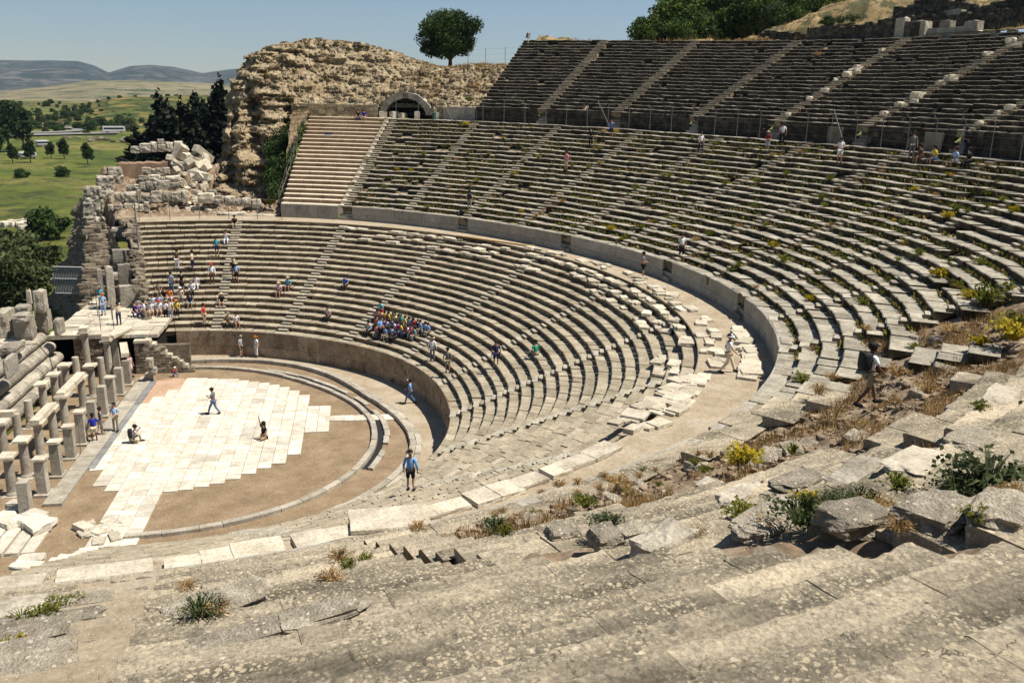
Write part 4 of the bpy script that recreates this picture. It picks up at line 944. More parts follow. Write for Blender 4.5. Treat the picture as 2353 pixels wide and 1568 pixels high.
for i, (px, lab) in enumerate([(880, 'pale block left of the arch mouth'), (905, 'upright pale block in front of the arch mouth'), (925, 'flat pale block lying before the arch'), (958, 'long pale block on the right of the arch mouth'), (1003, 'block right beside the arch foot')]):
    X = at_r(px, 266, 52.9); mb = MB(); rock(mb, (0, 0, .4), (.9, .6, rng.uniform(.5, 1.0)), sub=2, rough=.1, boxy=.85); o = mb.build('stone_block', MAT['slab'], loc=(float(X[0]), float(X[1]), zM(60) - .05)); o.rotation_euler = (0, 0, rng.uniform(0, 3)); tag(o, lab, 'stone block')
for px, wd_, hh, lab in [(1042, 2.4, 1.3, 'wide grey slab wall piece right of the arch'), (1070, 2.3, 1.4, 'second grey upright slab right of the arch'), (1112, 1.8, 1.5, 'upright slab beside the narrow steps below the upper seats left end')]:
    X = at_r(px, 272, 52.8); az = math.degrees(math.atan2(X[1], X[0])); mb = MB(); box(mb, (0, 0, hh / 2), (wd_, .4, hh), 0, rng.random(), jit=.03); o = mb.build('upright_slab', MAT['block'], loc=(float(X[0]), float(X[1]), zM(55))); o.rotation_euler = (0, 0, R(az + 90)); tag(o, lab, 'stone slab')
# hillside behind the upper seats
def hill_z(az, r): 
    b = 26.2 + .25 * sstep(20, 45, az); k = 1 - sstep(19, 34, az) * .96; return b + max(0, r - 68.2) * .37 * k * (1 if r < 110 else 1) + (0 if az < 38 else -max(0, r - 70) * .12) - 3.6 * sstep(49.6, 51.2, az)
def hillf(az, r):
    x, y = pol(az, r)[:2]; fade = sstep(67.5, 71, r); z = hill_z(az, r) + (fbm(x * .1, y * .1, 5) * 1.6 + fbm(x * .7, y * .7, 2, 5) * .45) * fade; return (x, y, z)
tag(grid('hillside', (-42, 57), 260, (67.0, 150), 150, hillf, MAT['drygrass']), kind='structure')
tag(grid('earth_bank', (50.3, 58), 30, (52.8, 70), 30, lambda a, r: (*pol(a, r)[:2], mass_z(a, r) - .25), MAT['drygrass']), kind='structure')
def terrace(a0, a1, rr, h0, h1, lab, name='terrace_wall', hr=.3):
    mb = MB(); n = int((a1 - a0) / 360 * 2 * math.pi * rr / .7); z = None
    for i in range(n):
        a = a0 + (a1 - a0) * i / n; p = hillf(a, rr); top = np.interp(a, [a0, a1], [h0, h1]) + rng.uniform(-.08, .08) * hr * 3; zz = p[2] - .6
        while zz < p[2] + top:
            h = rng.uniform(.25, .42); rock(mb, (*pol(a, rr)[:2], zz + h / 2), (.55, .78, h), R(a), sub=2, rough=.14, boxy=.8); zz += h
    return tag(mb.build(name, MAT['rubblewall']), lab, 'wall')
terrace(-38, 27, 69.6, 1.5, .7, 'long dark rubble terrace wall right above the topmost seats'); terrace(-38, 16, 72.2, 1.6, 1.3, 'second dark rubble terrace wall behind the first on the slope'); terrace(-12, 14, 84, 1.2, 1.5, 'upper rubble wall across the dry grass hillside')
terrace(10.8, 21, 66.9, 1.0, .9, 'dark low wall closing the top of the seats between two stairs')
mb = MB()
for i in range(40):
    p = hillf(rng.uniform(-6, -1), rng.uniform(86, 90)); rock(mb, (p[0], p[1], p[2] + rng.uniform(0, 3.4)), (1.6, 1.2, .8), rng.uniform(0, 3), sub=2)
tag(mb.build('corner_ruin', MAT['rubblewall']), 'dark masonry stub at the upper right corner of the hillside', 'ruin')
def pr_block(px, py, r, sx, sy, h, lab, name='stone_block', cat='stone block', mat='block', boxy=.85, group=None, dz=0.0, rzadd=0.0, rx=0.0):
    X = at_r(px, py, r); az = math.atan2(X[1], X[0]); mb = MB(); rock(mb, (0, 0, h / 2), (sy * 1.1, sx * 1.1, h * 1.1), sub=3, rough=.12, boxy=boxy); o = mb.build(name, MAT[mat], loc=(float(X[0]), float(X[1]), float(X[2]) + dz)); o.rotation_euler = (rx, 0, az + rzadd); return tag(o, lab, cat, group)
for a in [(2068, 96, 67, .9, .8, 2.0, 'upright pale pier on the top seats left of the broken boulder'), (2105, 96, 67.3, 1.9, 1.0, 1.7, 'broken dark boulder on the top seats right of the pier'), (2172, 84, 68, 1.0, .8, 1.3, 'square pale block standing on the long slab ledge'), (2165, 90, 67.6, 4.8, .9, .9, 'long flat slab ledge above the top seats'), (2190, 56, 70.5, 1.6, .8, 1.2, 'rounded pale boulder on the terrace wall'), (2232, 92, 67.6, 1.2, .8, 1.5, 'stacked corner blocks at the right end of the slab ledge'), (2055, 56, 70.5, 1.4, .6, .5, 'small flat stone lying on the terrace wall')]: pr_block(*a)
for i in range(16): pr_block(rng.uniform(2250, 2352), rng.uniform(84, 100), 67.6, rng.uniform(.5, 1.3), .6, rng.uniform(.3, .8), 'pale tumbled stone on the top seats near the right edge', 'tumbled_stone', 'stone', 'slab', .7, 'pale tumbled stones at the top right', rx=rng.uniform(-.3, .3))
for i in range(24):
    k = rng.randint(1, 20); az = rng.choice([.5, -10, 10.8]) + rng.uniform(-.6, .6); p = pol(az, front(2, k, az) + .4, lev(2, k, az)); mb = MB(); s_ = rng.uniform(.4, .8); rock(mb, (0, 0, s_ * .25), (s_, s_ * 1.3, s_ * .7), sub=3); o = mb.build('stair_stone', MAT['slab'], loc=p); o.rotation_euler = (0, 0, rng.uniform(0, 3)); tag(o, 'pale broken stone lying along an upper stairway', 'stone', 'pale stones along the upper stairways')
# blocks of the broken north wing above the lower seats
wing = tag(grid('wing_mound', (72.5, 99.5), 130, (35.3, 53), 80, lambda a, r: (lambda x, y: (x, y, float(np.interp(r, [35, 36.5, 39, 42, 45, 48, 50, 53], [8.3, 8.5, 8.7, 9.0, 9.9, 11.3, 12.0, 9.5])) * (1 - sstep(96.0, 99.3, a) * 1.25) - (1.2 * (1 - sstep(72, 80, a)) * sstep(40, 44, r)) + fbm(x * .5, y * .5, 1, 5) * .8 * sstep(35.5, 38, r) + fbm(x * 2.2, y * 2.2, 3, 4) * .3 * sstep(35.5, 38, r)))(*pol(a, r)[:2]), MAT['dirt'], smooth=False), 'collapsed side wing of the theatre, an earth and rubble mound left of the seats', 'ruin')
def flank2(t, s):
    r = 18 + 36 * t; zt = float(np.interp(r, [18, 24, 33, 36, 42, 50], [2.6, 4.2, 7.6, 8.0, 8.2, 8.4])) * (1 if r > 36 else .96); a = float(np.interp(r, [18, 30, 36, 54], [97, 96.5, 97.4, 98.6])); X = pol(a, r, zt); b = pol(a + 4.5, r, -3.2)
    x, y, z = [X[i] + (b[i] - X[i]) * s for i in range(3)]; n = fbm(y * .5, z * .6, 3, 5) * 1.3 + fbm(y * 2, z * 2, 5, 4) * .5; return (x - n * .7 * sstep(0, .2, s), y, z)
grid('outer_face', (.2, 1), 120, (0, 1), 60, flank2, MAT['lightrubble'], smooth=False, parent=wing)
def w_z(r): return float(np.interp(r, [35, 36.5, 39, 42, 45, 48, 50], [8.3, 8.5, 8.7, 9.0, 9.9, 11.3, 12.0]))
def course(n, px0, py0, px1, py1, r, h, dep, lab, mat='block', wj=.15, gap=.06, boxy=.86):
    """a line of big blocks between two surveyed ends"""
    A = at_r(px0, py0, r); B = at_r(px1, py1, r); L = np.linalg.norm((B - A)[:2]); ang = math.atan2(B[1] - A[1], B[0] - A[0]); n = int(n * 1.6); ws = [rng.uniform(1 - wj * 3.5, 1 + wj * 3.5) for _ in range(n)]; m0 = mat; tot = sum(ws); t = 0
    for i, w_ in enumerate(ws):
        c = A + (B - A) * ((t + w_ / 2) / tot); l = L * w_ / tot - gap; mb = MB(); hh = h * rng.uniform(.7, 1.15); mat = rng.choice([m0, 'slab', 'boulder'])
        rock(mb, (0, 0, hh / 2), (l * 1.06, dep * 1.06, hh * 1.08), sub=4, rough=.22, boxy=rng.uniform(.6, .88)); o = mb.build('wall_block', MAT[mat], loc=(float(c[0]), float(c[1]), float(c[2]))); o.rotation_euler = (rng.uniform(-.04, .04), rng.uniform(-.04, .04), ang); tag(o, lab, 'stone block', 'large wall blocks of the collapsed wing'); t += w_
course(6, 263, 463, 431, 463, 40, .95, 1.0, 'big grey block in the second course above the lower seats at the left')
course(4, 248, 486, 345, 484, 38.4, .8, .9, 'big grey block in the lowest course above the grassy ledge')
course(3, 290, 438, 352, 436, 42, .75, .9, 'block of the third course below the brown wall stub')
course(3, 352, 434, 424, 432, 42, .7, .8, 'block in the right part of the third course')
course(3, 318, 418, 414, 416, 44.5, .6, .8, 'block of the thin fourth course below the brown wall stub')
course(4, 300, 352, 420, 345, 50, .9, 1.0, 'pale block crowning the top of the collapsed wing')
course(2, 345, 340, 392, 338, 50.4, .8, 1.0, 'highest pale blocks on top of the collapsed wing')
course(3, 326, 402, 392, 400, 46, .8, .8, 'grey block leaning at the foot of the brown wall stub')
course(4, 455, 464, 600, 478, 38.5, .9, .9, 'block of the course beneath the rubble cliff')
course(3, 500, 500, 640, 503, 36.2, .5, .8, 'flat pale slab along the edge above the lower seats', mat='slab')
X0 = at_r(276, 412, 47.6); X1 = at_r(388, 408, 47.6); ang = math.atan2(X1[1] - X0[1], X1[0] - X0[0]); L = np.linalg.norm((X1 - X0)[:2]); mb = MB(); n = 14; vs = []
for i in range(n + 1):
    f = i / n; c = X0 + (X1 - X0) * f; hz_ = 1.55 + .15 * fbm(i * .4, 0, 3)
    for d, z in ((0, -.6), (0, hz_), (1.0, hz_ + .12), (1.0, -.6)): vs.append((c[0] - math.sin(ang) * d, c[1] + math.cos(ang) * d, c[2] + z))
mb.add(vs, [(i * 4 + j, (i + 1) * 4 + j, (i + 1) * 4 + (j + 1) % 4, i * 4 + (j + 1) % 4) for i in range(n) for j in range(4)] + [(0, 1, 2, 3), (n * 4, n * 4 + 3, n * 4 + 2, n * 4 + 1)], .5)
tag(mb.build('brown_wall', MAT['r_riser']), 'brown masonry wall stub with small square holes on the collapsed wing', 'wall')
for i in range(26):
    px = rng.uniform(388, 472); py = rng.uniform(352, 412); r = 46.5 + (412 - py) / 60 * 3; s_ = rng.uniform(.6, 1.5); X = at_r(px, py, r); mb = MB(); rock(mb, (0, 0, 0), (s_ * rng.uniform(1, 2.2), s_ * .7, s_ * .6), sub=3, rough=.1, boxy=.9, rx=rng.uniform(-.7, .7), ry=rng.uniform(-.9, .9)); o = mb.build('tumbled_block', MAT['slab'], loc=tuple(float(q) for q in X)); o.rotation_euler = (0, 0, rng.uniform(0, 3)); tag(o, 'pale angular block in the tumbled heap right of the brown wall stub', 'stone block', 'tumbled pale blocks on the collapsed wing')
for i in range(34):
    px = rng.uniform(395, 500); py = rng.uniform(412, 500); r = 46.5 - (py - 412) / 88 * 9.5; s_ = rng.uniform(.35, .9); X = at_r(px, py, r); mb = MB(); rock(mb, (0, 0, 0), (s_ * 1.6, s_, s_ * .7), sub=3, rough=.14, boxy=.8, rx=rng.uniform(-.4, .4)); o = mb.build('rubble_stone', MAT['slab'], loc=tuple(float(q) for q in X)); o.rotation_euler = (0, 0, rng.uniform(0, 3)); tag(o, 'pale rubble stone below the tumbled heap', 'stone', 'rubble stones below the tumbled heap')
# the standing edge wall at the far left
ew = tag(empty('edge_wall'), 'ragged wall of large stacked blocks forming the left edge of the ruins', 'wall'); mb = MB(); mb2 = MB()
for (x0, y0, x1, y1, r) in [(248, 385, 272, 440, 47), (224, 405, 250, 470, 45), (194, 430, 222, 500, 43), (200, 500, 232, 600, 40), (225, 440, 255, 520, 44), (250, 395, 262, 470, 46)]:
    py = y0
    while py < y1:
        px = x0; hh = rng.uniform(13, 22)
        while px < x1:
            wd = rng.uniform(11, 20); X = at_r(px + wd / 2, py + hh / 2, r); dist = np.linalg.norm(X - CAM); s_ = dist / FPX; rock(mb, tuple(X), (1.4, wd * s_ * 1.05, hh * s_ * 1.08), R(94) + rng.uniform(-.15, .15), sub=4, rough=.24, boxy=rng.uniform(.5, .8)); px += wd
        py += hh
mb.build('stacked_blocks', MAT['block'], ew)
for i in range(420):
    px = rng.uniform(160, 320); py = rng.uniform(500, 745)
    if px > 212 + (py - 500) * .42 + 28 or px < 200 - (py - 500) * .05: continue
    r = 36 - (py - 500) / 245 * 12; X = at_r(px, py, r + 1); s_ = rng.uniform(.25, .8); rock(mb2, tuple(X), (s_, s_ * 1.5, s_ * .7), rng.uniform(1.2, 2), sub=2, rough=.16, boxy=.75)
mb2.build('broken_core', MAT['lightrubble'], ew)
for a in [(300, 540, 34.5, 2.9, 1.2, .7, 'wide flat grey stone on the ragged wall above the dark cleft'), (290, 668, 25.5, .9, .6, 2.2, 'tall rounded slab standing by the left end of the seats'), (272, 640, 27, 1.4, .8, .5, 'flat stone bridging the ragged wall by the seats'), (280, 600, 29, 1.3, .8, 1.0, 'tilted grey block half way down the ragged wall'), (258, 700, 23, .5, .5, 3.0, 'narrow upright post stone beside the tall rounded slab'), (232, 665, 25, .35, .35, 1.6, 'small pale bollard-like column by the platform figures'), (300, 700, 23.8, 1.4, .8, 1.6, 'large upright pale block closing the seats at their left end')]: pr_block(*a, mat='block')
for a in [(276, 742, 22, 1.5, 1.0, .8, 'round pale boulder on the platform beside the crowd')]: pr_block(*a, mat='slab', boxy=.4)
# far low white ruins at the left edge of the meadow
for i in range(14): 
    X = at_z(rng.uniform(0, 80), rng.uniform(512, 530), -3); mb = MB(); rock(mb, (0, 0, .4), (1.8, 1.1, .9), sub=2); o = mb.build('field_stone', MAT['slab'], loc=(float(X[0]), float(X[1]), -3)); o.rotation_euler = (0, 0, rng.uniform(0, 3)); tag(o, 'pale block in the line of stones across the meadow edge at the left', 'stone', 'stones along the meadow edge')
for i in range(30):
    X = at_z(rng.uniform(140, 350), rng.uniform(318, 328), -3); mb = MB(); rock(mb, (0, 0, .5), (2.2, 1.4, 1.3), sub=2); o = mb.build('field_wall_stone', MAT['lightrubble'], loc=(float(X[0]), float(X[1]), -3)); tag(o, 'stone of the low ruined wall across the far end of the meadow', 'stone', 'low ruined wall beyond the meadow')
# ---------------------------------------------------------------- fences, gate, posts, lamp
def fence(pts, h, lab, parent=None, bent=False, step=None, wires=3):
    t = tag(empty('wire_fence'), lab, 'fence')
    for i, q in enumerate(pts):
        mb = MB(); P = [(0, 0, 0), (0, 0, h)]
        if bent: d = -Vector((q[0], q[1], 0)).normalized() * .3; P.append((d.x, d.y, h + .3))
        tube(mb, P, .03, 6); o = mb.build('post', MAT['fencegrey'], t); o.location = q
    for k in range(wires):
        mb = MB(); z = h * (k + .8) / wires; tube(mb, [(q[0], q[1], q[2] + z) for q in pts], .008, 3); mb.build('wire', MAT['fencegrey'], t)
    return t
pts = [(*pol(a, rM(a) + .35)[:2], zM(a)) for a in np.arange(-32, 71, 2.9)]
fence(pts, 2.1, 'long thin wire fence of leaning posts along the upper walkway', bent=True)
fence([(*pol(a, rI(a) + .6)[:2], Z_I) for a in (93, 88.5, 84, 79.5, 75, 71)], 2.0, 'wire fence of tall posts above the left end of the lower seats')
fence([(*pol(72.1, rD(72) + 17.3 * f)[:2], lev(1, int(NM * f), 72)) for f in np.linspace(0, 1, 9)], 1.3, 'rusty rail fence climbing beside the restored seat block', wires=2)
fence([tuple(float(q) for q in at_r(x, 150 - (x - 1100) * .05, 66 + (x % 3))) for x in (1075, 1115, 1160, 1192)], 2.0, 'wire fence on the skyline right of the lone tree')
fence([tuple(float(q) for q in at_z(x, y, PZ)) for x, y in ((232, 760), (225, 728), (212, 700), (200, 690))], 1.6, 'dark rail beside the figures on the entrance platform', wires=2)
fence([tuple(float(q) for q in at_z(x, y, PZ)) for x, y in ((262, 757), (258, 735))], 1.9, 'thin double post at the front edge of the entrance platform', wires=2)
gt = tag(empty('iron_gate'), 'pale iron bar gate at the left behind the platform', 'gate'); X0 = at_z(128, 670, 2.6); X1 = at_z(206, 672, 2.6); D_ = X1 - X0
for i in range(22):
    mb = MB(); q = X0 + D_ * i / 21; tube(mb, [(q[0], q[1], 2.4), (q[0], q[1], 4.9)], .022, 4); mb.build('bar', MAT['metal'], gt)
for z in (2.5, 3.8, 4.85): mb = MB(); tube(mb, [(X0[0], X0[1], z), (X1[0], X1[1], z)], .04, 4); mb.build('rail', MAT['metal'], gt)
def pole(q, h, lab, lean=(0, 0), rad=.04, mat='metal'): 
    mb = MB(); tube(mb, [(0, 0, 0), (lean[0], lean[1], h)], rad, 6); return tag(mb.build('metal_pole', MAT[mat], loc=tuple(float(v) for v in q)), lab, 'pole')
for (px, py, pz, h, ln, lab) in [(1180, 272, 17.3, 0, 0, '')][:0]: pass
def brace(px, py, r, z, lab):
    X = at_r(px, py, r); az = math.atan2(X[1], X[0]); t = np.array([-math.sin(az), math.cos(az)]); pole((X[0], X[1], z), 2.6, lab, lean=(float(t[0]) * 1.6, float(t[1]) * 1.6), rad=.04, mat='fencegrey')
brace(1040, 282, 50.5, zM(55), 'slanting brace pole leaning across the arch mouth'); brace(1402, 286, 49, zM(30), 'slanting brace pole on the walkway above the figure in blue'); brace(1938, 350, 48, zM(0), 'slanting brace pole on the walkway above the seated figure in white')
X = at_z(322, 612, 5.2); pole((X[0], X[1], 5.2), 5.6, 'tall thin light pole rising at the left end of the lower seats', rad=.06, mat='fencegrey')
X = at_z(212, 600, 3); pole((float(X[0]) , float(X[1]), 1), 5, 'leaning pale pole behind the entrance platform', (1.5, .5), .05)
for i, (px, py, z, h, lab) in enumerate([(45, 1165, 0, 1.6, 'thin bent lamp stem beside the nearest round column'), (92, 1085, 0, 2.2, 'thin dark stem between the second and third square pillars'), (186, 1045, 0, 2.3, 'thin stem by the figure in blue shirt'), (255, 900, 0, 3.0, 'tall thin dark stem in front of the doorway columns')]):
    X = at_z(px, py, z); pole(X, h, lab, (.05, .1), .025, 'fencegrey')
X0 = np.array(uv(-11.5, 9.5, 3.15)); pt = [uv(-11.6, 9.5, 3.15), uv(-10.2, 9.2, 3.3), uv(-9.4, 8.8, 2.4), uv(-9.1, 8.4, 1.0), uv(-8.6, 8.2, .1)]; mb = MB(); tube(mb, pt, .03, 5); tag(mb.build('cable', MAT['black']), 'dark cable hanging over the swelling wall courses', 'cable')
fl = tag(empty('floodlight', tuple(float(q) for q in at_r(1213, 97, 67))), 'small floodlight on the top left corner of the upper seats', 'floodlight'); mb = MB(); tube(mb, [(0, 0, -.2), (0, 0, .45)], .05, 6); mb.build('stand', MAT['metal'], fl); mb = MB(); box(mb, (0, 0, .75), (.5, .25, .6), .5, rx=.3); mb.build('lamp_head', MAT['fencegrey'], fl); mb = MB(); box(mb, (0, -.0, .75), (.42, .3, .5), .5, rx=.3); mb.build('glass', MAT['metal'], fl)
X = at_r(2041, 76, 69); wb = tag(empty('white_box', tuple(float(q) for q in X)), 'small white electrical box on the hillside wall', 'box'); mb = MB(); box(mb, (0, 0, .5), (.4, .5, .6)); mb.build('cabinet', MAT['white'], wb); mb = MB(); box(mb, (0, 0, .08), (.2, .2, .3)); mb.build('foot', MAT['metal'], wb)
mb = MB(); az = [28.5, 34]; tube(mb, [(0, 0, 0)] * 2, .01) if False else None
q0 = pol(36, rI(36) + .9, Z_I + .1); box(mb, (0, 0, 0), (.25, 8, .1), R(32), .5); tag(mb.build('wooden_plank', MAT['wood'], loc=pol(29, rI(29) + .15, Z_I + .06)), 'long tan plank edging on the rim of the lower walkway', 'plank')
mb = MB(); box(mb, (0, 0, .08), (.7, .3, .16), jit=.03); X = hit(792 - 0, 318 - 10); X = at_z(792, 305, 14.8); X = hit(791, 306) if False else np.array(pol(68.6, front(1, 16, 68.6) + .25, lev(1, 16, 68.6) + .05)); tag(mb.build('blue_cloth', plain('blue_cloth', (.03, .04, .16), .9), loc=tuple(float(q) for q in X)), 'crumpled blue cloth left on a restored seat row', 'cloth')
# ---------------------------------------------------------------- loose slabs, weeds
def slabs(n, fa, name, lab, grp, smin, smax, mat='slab', hmin=.08, hmax=.2):
    for i in range(n):
        az, r, z = fa(i); s_ = rng.uniform(smin, smax); h = rng.uniform(hmin, hmax); mb = MB(); rock(mb, (0, 0, h / 2), (s_ * rng.uniform(.6, 1), s_ * rng.uniform(.9, 1.4), h), sub=3, rough=.10, boxy=.93)
        o = mb.build(name, MAT[mat], loc=pol(az, r, z - .02)); o.rotation_euler = (rng.uniform(-.06, .06), rng.uniform(-.06, .06), R(az) + rng.uniform(-.35, .35)); tag(o, lab, 'stone slab', grp)
def f1(i):
    az = rng.uniform(-42, 60); k = rng.choice([16, 17, 18, 18]); return az, front(0, k, az) + rng.uniform(.2, .5), lev(0, k, az)
slabs(105, f1, 'loose_slab', 'irregular pale slab lying on the broken top rows of the lowest tier', 'pale slabs on the top rows of the lowest tier', .5, .95)
def f2(i): az = -60 + i * -1.0 * .0 + rng.uniform(0, 14) ; return az, rI(az) + rng.uniform(-.9, .55), Z_I - .0
slabs(46, f2, 'broken_slab', 'cream broken slab in the jumbled band beside the lower walkway near the white-hatted figure', 'jumbled slabs beside the near walkway', .5, 1.0)
i = 0; az = -98.0
edge = []
while az < -62:
    L = rng.uniform(.8, 1.5); r = rI(az) + .25 + rng.uniform(-.06, .06); mb = MB(); dep = rng.uniform(.6, .95); rock(mb, (0, 0, .07), (dep, L * 1.0, .2), sub=5, rough=.07, boxy=.97); o = mb.build('edge_slab', MAT['slab'], loc=pol(az, r, Z_I - .02)); o.rotation_euler = (rng.uniform(-.03, .03), rng.uniform(-.03, .03), R(az) + rng.uniform(-.06, .06)); tag(o, 'cream slab in the single row along the inner rim of the near walkway', 'stone slab', 'row of cream slabs along the near walkway'); az += math.degrees((L * 1.02) / r)
def f3(i): az = -44 + i * .65 + rng.uniform(-.1, .1); return az, rI(az) + 2.4 + rng.uniform(-.1, .1), Z_I
slabs(22, f3, 'paving_slab', 'bright paving slab on the shaded walkway below the curved wall', 'bright paving slabs on the walkway', .7, 1.1)
def f4(i): az = rng.uniform(-50, 22); return az, rI(az) + rng.uniform(.25, 1.25), Z_I
slabs(48, f4, 'rim_slab', 'pale worn slab on the inner rim of the walkway between the tiers', 'pale slabs on the inner rim of the walkway', .5, .9)
X = at_z(895, 1208, Z_I); mb = MB(); rock(mb, (0, 0, .05), (2.2, 1.3, .28), sub=6, rough=.06, boxy=.97); o = mb.build('broad_slab', MAT['slab'], loc=(float(X[0]), float(X[1]), Z_I + .1)); o.rotation_euler = (0, 0, R(-8)); tag(o, 'broadest cream slab of the rim, beside the gap in the near wall', 'stone slab')
X = at_z(948, 1238, Z_I); mb = MB(); rock(mb, (0, 0, .05), (.9, .6, .2), sub=4, rough=.08, boxy=.9); o = mb.build('small_white_slab', MAT['marble'], loc=(float(X[0]), float(X[1]), Z_I + .1)); tag(o, 'small white slab down in the gap of the near wall', 'stone slab')
# rubble on the robbed rows
mb = MB(); n = 0
while n < 3000:
    az = rng.uniform(-84, -46); k = rng.uniform(.6, 9.6); r = rD(az) + .8238 * k
    if not missing(1, int(k), az): n += .2; continue
    p = esl(az, (r - rD(az) - .45) / 17.4); s_ = .03 + .17 * rng.random() ** 4; rock(mb, (p[0], p[1], p[2] + s_ * .2), (s_ * 1.4, s_, s_ * .8), rng.uniform(0, 3), sub=2, rough=.2); n += 1
tag(mb.build('small_rubble', MAT['drubble']), 'scattered small rubble on the bare earth patch', 'rubble', None, 'stuff')
for i in range(26):
    while True:
        az = rng.uniform(-82, -46); k = rng.uniform(1, 9)
        if missing(1, int(k), az): break
    r = rD(az) + .8238 * k; p = esl(az, (r - rD(az) - .45) / 17.4); s_ = rng.uniform(.25, .6); b = MB(); rock(b, (0, 0, s_ * .05), (s_ * 1.5, s_, s_ * .6), sub=4, rough=.2, boxy=.75); o = b.build('rubble_block', MAT['boulder' if rng.random() < .7 else 'block'], loc=p); o.rotation_euler = (rng.uniform(-.2, .2), rng.uniform(-.2, .2), rng.uniform(0, 3)); tag(o, 'broken block half sunk in the bare earth among the robbed rows', 'stone block', 'broken blocks on the bare earth patch')
def nearblock(px, py, sx, sy, h, lab, mat='boulder', rz=0, sub=9, rough=.26, boxy=.62, dz=0):
    X = hit(px, py); h *= .62 if mat == 'boulder' else 1; sx *= .98; sy *= .95; b = MB(); rock(b, (0, 0, h / 2), (sx, sy, h), sub=sub, rough=rough, boxy=boxy); dz = -.80 * h if mat != 'boulder' else -.36 * h; o = b.build('large_block', MAT[mat], loc=(float(X[0]), float(X[1]), float(X[2]) + dz)); o.rotation_euler = (rng.uniform(-.05, .05), rng.uniform(-.08, .08), rz); return tag(o, lab, 'stone block')
nearblock(2150, 1190, 1.15, .85, .6, 'largest rough boulder with dark left face by the stepped edge', rz=.3); nearblock(1960, 1195, 1.1, .75, .5, 'rough block left of the largest boulder above the stepped edge', rz=.1); nearblock(2300, 1185, 1.0, .7, .5, 'rough block right of the largest boulder at the right edge', rz=.5)
nearblock(1530, 1235, 1.1, .7, .45, 'blue-grey block at the stepped edge in the middle foreground', 'block', .35); nearblock(1770, 1195, 1.7, .7, .34, 'long pale block lying above the stepped edge', 'boulder', .35); nearblock(1390, 1235, .5, .6, .4, 'small dark-sided block at the stepped edge'); nearblock(1460, 1228, .7, .5, .45, 'square block standing at the stepped edge')
nearblock(1290, 1100 + 125, .6, .5, .4, 'stone block nearest the saw-tooth steps'); nearblock(1700, 1130, 1.3, .5, .25, 'long thin grey slab on the worn rows', 'block', .4); nearblock(1830, 1105, 1.5, .6, .25, 'pale flat slab on the worn rows below the yellow bush', 'boulder', .4); nearblock(1965, 1080, 1.6, .6, .25, 'grey flat slab on the worn rows', 'block', .4)
nearblock(2110, 1055, 1.5, .9, .22, 'broad cracked pale slab on the worn rows', 'slab', .4); nearblock(2230, 1010, 1.7, .8, .25, 'broad pale slab toward the right edge', 'boulder', .45); nearblock(2300, 905, 1.6, .7, .3, 'white slab near the right edge of the worn rows', 'slab', .5)
nearblock(685, 1440, .55, .45, .3, 'small overhanging pale rock on the foreground slope', 'boulder'); nearblock(30, 1400, 1.2, .7, .4, 'blue-grey block at the lower left edge', 'block'); nearblock(115, 1435, 1.6, .5, .35, 'long rough block between grass clumps at the lower left'); nearblock(60, 1475, 1.3, .6, .4, 'rough pale block above the orange grass at the lower left'); nearblock(45, 1545, 1.2, 1.0, .55, 'big square rough block in the lower left corner'); nearblock(190, 1385, 1.0, .5, .3, 'rough block beside the smooth path at the lower left')
nearblock(500, 1385, 1.6, .7, .28, 'large pale block at the edge of the smooth path', 'boulder', .15); nearblock(640, 1440, 2.4, .5, .22, 'long pale stone band on the foreground slope', 'boulder', .12)
def tuftmesh(seed, n, h, sp, wd, mat, stalk=False, curl=.5):
    rs = random.Random(seed); b = MB()
    for i in range(n):
        a = rs.uniform(0, 6.28); r0 = sp * .25 * rs.random(); tipr = sp * rs.uniform(.2, 1.0) ** .7; hh = h * rs.uniform(.4, 1) * (1 - .5 * (tipr / sp) ** 2); ca, sa = math.cos(a), math.sin(a); t = min(1, max(0, rs.gauss(.5, .25)))
        p0 = Vector((r0 * ca, r0 * sa, -.03)); p1 = Vector((tipr * .55 * ca, tipr * .55 * sa, hh * .7)); p2 = Vector((tipr * ca, tipr * sa, hh * (1 - curl * rs.random()))); s_ = Vector((-sa, ca, 0)) * wd
        b.add([tuple(p0 - s_), tuple(p0 + s_), tuple(p1 + s_ * .8), tuple(p1 - s_ * .8), tuple(p2)], [(0, 1, 2, 3), (3, 2, 4)], t)
        for q in range(3):
            c = p1.lerp(p2, rs.random()) + Vector((rs.gauss(0, wd * 1.5), rs.gauss(0, wd * 1.5), rs.gauss(0, wd))); d = Vector((rs.gauss(0, 1), rs.gauss(0, 1), rs.gauss(0, 1))).normalized() * wd * 2.2; e = d.orthogonal() * .5
            b.add([tuple(c - d), tuple(c + e), tuple(c + d), tuple(c - e)], [(0, 1, 2, 3)], t)
    return b.mesh('tuft', mat)
TM = {'g': [tuftmesh(i, 60, .5, .42, .016, MAT['weed']) for i in range(4)], 'd': [tuftmesh(9 + i, 70, .38, .42, .010, MAT['straw']) for i in range(3)], 'y': [tuftmesh(20 + i, 80, .5, .42, .02, MAT['yellow']) for i in range(2)], 'o': [tuftmesh(30 + i, 90, .45, .5, .014, MAT['olive']) for i in range(3)]}
def tuft(kind, p, sc, lab, grp=None, name='weed_tuft', cat='plant', up=1.0):
    o = bpy.data.objects.new(name, rng.choice(TM[kind])); COL.link(o); o.location = tuple(float(q) for q in p); o.scale = (sc, sc, sc * up); o.rotation_euler = (0, 0, rng.uniform(0, 6)); return tag(o, lab, cat, grp)
LB = {'g': ('fresh green weed tuft growing from a joint of the middle tier seats', 'green weed tufts on the middle tier'), 'y': ('yellow flowering weed tuft on the middle tier seats', 'yellow weed tufts on the middle tier'), 'd': ('dry straw-coloured weed tuft on the middle tier seats', 'dry weed tufts on the middle tier')}
